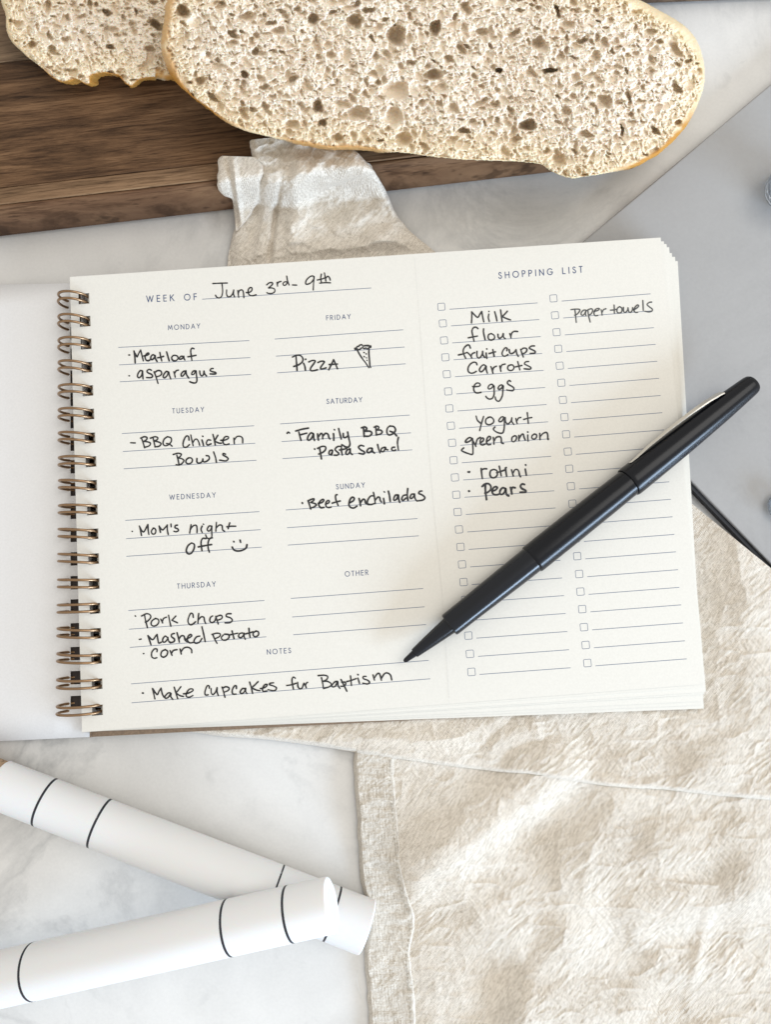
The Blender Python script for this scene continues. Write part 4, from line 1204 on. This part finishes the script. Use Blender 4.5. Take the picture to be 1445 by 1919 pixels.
 ("s for Baptism", 490, 1245, 5.78, 2.4, "130,200 95,205 85,220 130,235 162,255 140,285 70,275;366,150 345,138 330,165 335,215 346,268;272,230 330,220 375,205;392,195 395,240 415,265 440,255 455,215;460,205 475,230 485,252;478,225 485,205 500,195;650,145 662,200 672,262;615,122 680,118 718,132 705,165 662,185;662,185 715,185 755,210 740,240 672,262;825,185 795,190 765,225 770,245 800,235 825,190 830,230 850,260;862,165 885,210 925,290;870,195 905,192 912,215 890,235 862,238;965,125 970,175 975,228;925,186 970,175 1025,155;1045,150 1055,180 1062,206;1044,110 1048,114;1135,130 1105,132 1105,155 1150,172 1172,195 1150,212 1098,205;1210,115 1215,140 1225,170;1222,150 1250,108 1275,98 1290,130 1300,172;1300,150 1335,100 1370,95 1400,120 1412,168"),
]
for txt, x0, y0, sc, w, st in HAND:
    k = Ink()
    for s_ in st.split(';'):
        pts = [tuple(map(float, q.split(','))) for q in s_.split()]
        k.stroke([(a / sc + x0, b / sc + y0) for a, b in pts], w * 1.2)
    k.build("handwriting", INKG if txt == "paper towels" else INK, lift=.00006, label="handwritten entry " + txt)

# ------------------------------------------------------------------ pen
pen = empty("felt_tip_pen")
tag(pen, "black felt tip pen with its cap pushed on the back, lying across the notebook", "pen")
zp = ZP + .00555
pa, pb = P(757, 1240, ZP + .0042), P(1413, 718, zp - .0006)
plen = np.linalg.norm(pb - pa)
u = plen / 838.0


def prof(lst): return [(d * u, r * u) for d, r in lst]


lathe("nib", pa, pb, prof([(0, 1.4), (1, 3), (4, 4.4), (12, 5.2), (24, 6.6), (30, 7)]), GRIPM, pen, 32)
lathe("nib_cone", pa, pb, prof([(24, 6.6), (24.5, 8.6), (27, 9), (60, 12.4), (100, 16), (109, 16.6)]), GRIPM, pen, 96,
      lobes=lambda d, a: 1 - .05 * (np.cos(a * 7) > .4) * float(sst(30 * u, 45 * u, d)))
lathe("grip", pa, pb, prof([(110, 14), (106, 15.5), (105.5, 21.5), (107, 23), (112, 23.3), (150, 23.6), (200, 24.4), (260, 25.2), (301, 25.5), (306, 25.5)]), GRIPM, pen, 96,
      lobes=lambda d, a: 1 - .07 * np.exp(-((np.mod(a - 1.1, math.pi * 2 / 3) - math.pi / 3) / .28) ** 2) * float(sst(250 * u, 140 * u, d)))
lathe("barrel", pa, pb, prof([(301, 25.4), (300.6, 27), (302, 27.9), (306, 28.1), (400, 27.9), (480, 27.2), (534, 26.2), (560, 25.5)]), BLACK, pen, 96)
lathe("cap", pa, pb, prof([(540, 25.9), (533, 26.4), (532.4, 28.6), (534, 29.3), (540, 29.6), (600, 28.8), (680, 27), (760, 23.8), (815, 20.4), (829, 19.4), (834, 18.3), (837.5, 16)]), BLACK, pen, 96)
# clip: bent metal strip on the upper-left side of the cap
Tn = (pb - pa) / plen; Sd = np.cross([0, 0, 1.0], Tn); Sd /= np.linalg.norm(Sd); Up = np.cross(Tn, Sd)
ang = math.radians(22)
Rd = Sd * math.cos(ang) + Up * math.sin(ang); Wd = Up * math.cos(ang) - Sd * math.sin(ang)
st_ = [(552, 31.5, 1.2), (556, 29.9, 2.6), (568, 30.2, 4), (600, 33, 5), (650, 34, 6), (700, 32.5, 7), (740, 29.6, 8), (765, 26.0, 8.5), (775, 24.0, 8.5)]
ds = np.linspace(0, 1, 40)
sp = np.stack([np.interp(ds, np.linspace(0, 1, len(st_)), [q[i] for q in st_]) for i in range(3)], -1)
V, F = [], []
for d, r, w in sp:
    c = pa + Tn * d * u + Rd * r * u
    for ox, ow in ((0, -1), (1.0, -.8), (1.0, .8), (0, 1)):
        V.append(c + Rd * (ox * (1.0 + 1.6 * float(sst(640, 740, d))) * u) + Wd * (ow * w * u))
n = len(sp)
for i in range(n - 1):
    for j in range(4):
        k_ = (j + 1) % 4
        F.append((i * 4 + j, i * 4 + k_, (i + 1) * 4 + k_, (i + 1) * 4 + j))
F += [(0, 1, 2, 3)[::-1], tuple(range(4 * n - 4, 4 * n))]
clip = mesh("clip", V, F, CLIPM, pen, True); ang_smooth(clip, 40)
m = clip.modifiers.new("edge", 'BEVEL'); m.width = .00012; m.segments = 2


# ------------------------------------------------------------------ white handles
def handle(a, b, prof_, rings, label, wood_end=None, socket=True):
    root = empty("utensil_handle")
    tag(root, label, "handle", "white handles on the marble")
    lathe("sleeve", a, b, prof_, WHITEP, root, 128)
    T_ = (b - a) / np.linalg.norm(b - a)
    for d, w in rings:
        r = np.interp(d, [q[0] for q in prof_[:-3]], [q[1] for q in prof_[:-3]])
        lathe("line_band", a, b, [(d - w / 2, r - .0004), (d - w / 2, r + .00003), (d + w / 2, r + .00003), (d + w / 2, r - .0004)], GROOVE, root, 96)
    if wood_end:
        lathe("wooden_rod", a, b, [(-.08, wood_end), (.002, wood_end), (.004, wood_end * .9)], LIGHTWOOD, root, 64)
    return root


ra, rb_ = .0080, .0088
a = P(-6, 1468, ra); b = P(689, 1738, rb_)
L = np.linalg.norm(b - a)


def along(a, b, px, py, z):
    q = P(px, py, z); return float((q - a) @ (b - a) / np.linalg.norm(b - a))


h1 = handle(a, b, [(0, ra - .0006), (.0006, ra), (L * .5, (ra + rb_) / 2), (L - .0006, rb_), (L - .0002, rb_ - .0003), (L, rb_ - .0008), (L, .004)],
            [(along(a, b, 68 + 5, 1499, .0158), .0008), (along(a, b, 178, 1540, .0158), .0008), (along(a, b, 517, 1665, .0160), .0006), (along(a, b, 627, 1711, .0165), .0007)],
            "white round handle lying underneath the other, with a wooden rod at its left end", wood_end=.0076)
z2a, z2b = .0118, .0268
a = P(-120, 1861, z2a); b = P(622, 1695, z2b)
r1, r2 = .0087, .0083
L = np.linalg.norm(b - a)
h2 = handle(a, b, [(0, r1), (L * .5, (r1 + r2) / 2), (L - .0007, r2), (L - .0002, r2 - .0002), (L, r2 - .0007), (L, r2 - .0009), (L, .0053)],
            [(along(a, b, 38, 1817, .022), .0008), (along(a, b, 418, 1734, .028), .0008), (along(a, b, 534, 1708, .030), .0008)],
            "white round utensil handle resting on top of the other, its open end facing right")
tag(mesh("end_plug", *tube([b - (b - a) / L * .0010, b + (b - a) / L * .00004], .0046, 40), PLUG, h2, False))

# loose hair on the counter
pts = curve_at([(671, 1818), (669, 1835), (672, 1852), (679, 1872)], np.linspace(0, 1, 20))
v, f = tube(P(pts[:, 0], pts[:, 1], .0002 + .0008 * np.sin(np.linspace(0, 3.1, 20))), .00005, 5)
tag(mesh("hair", v, f, WHITEP, None), "single pale hair curled on the marble beside the towel hem", "hair")
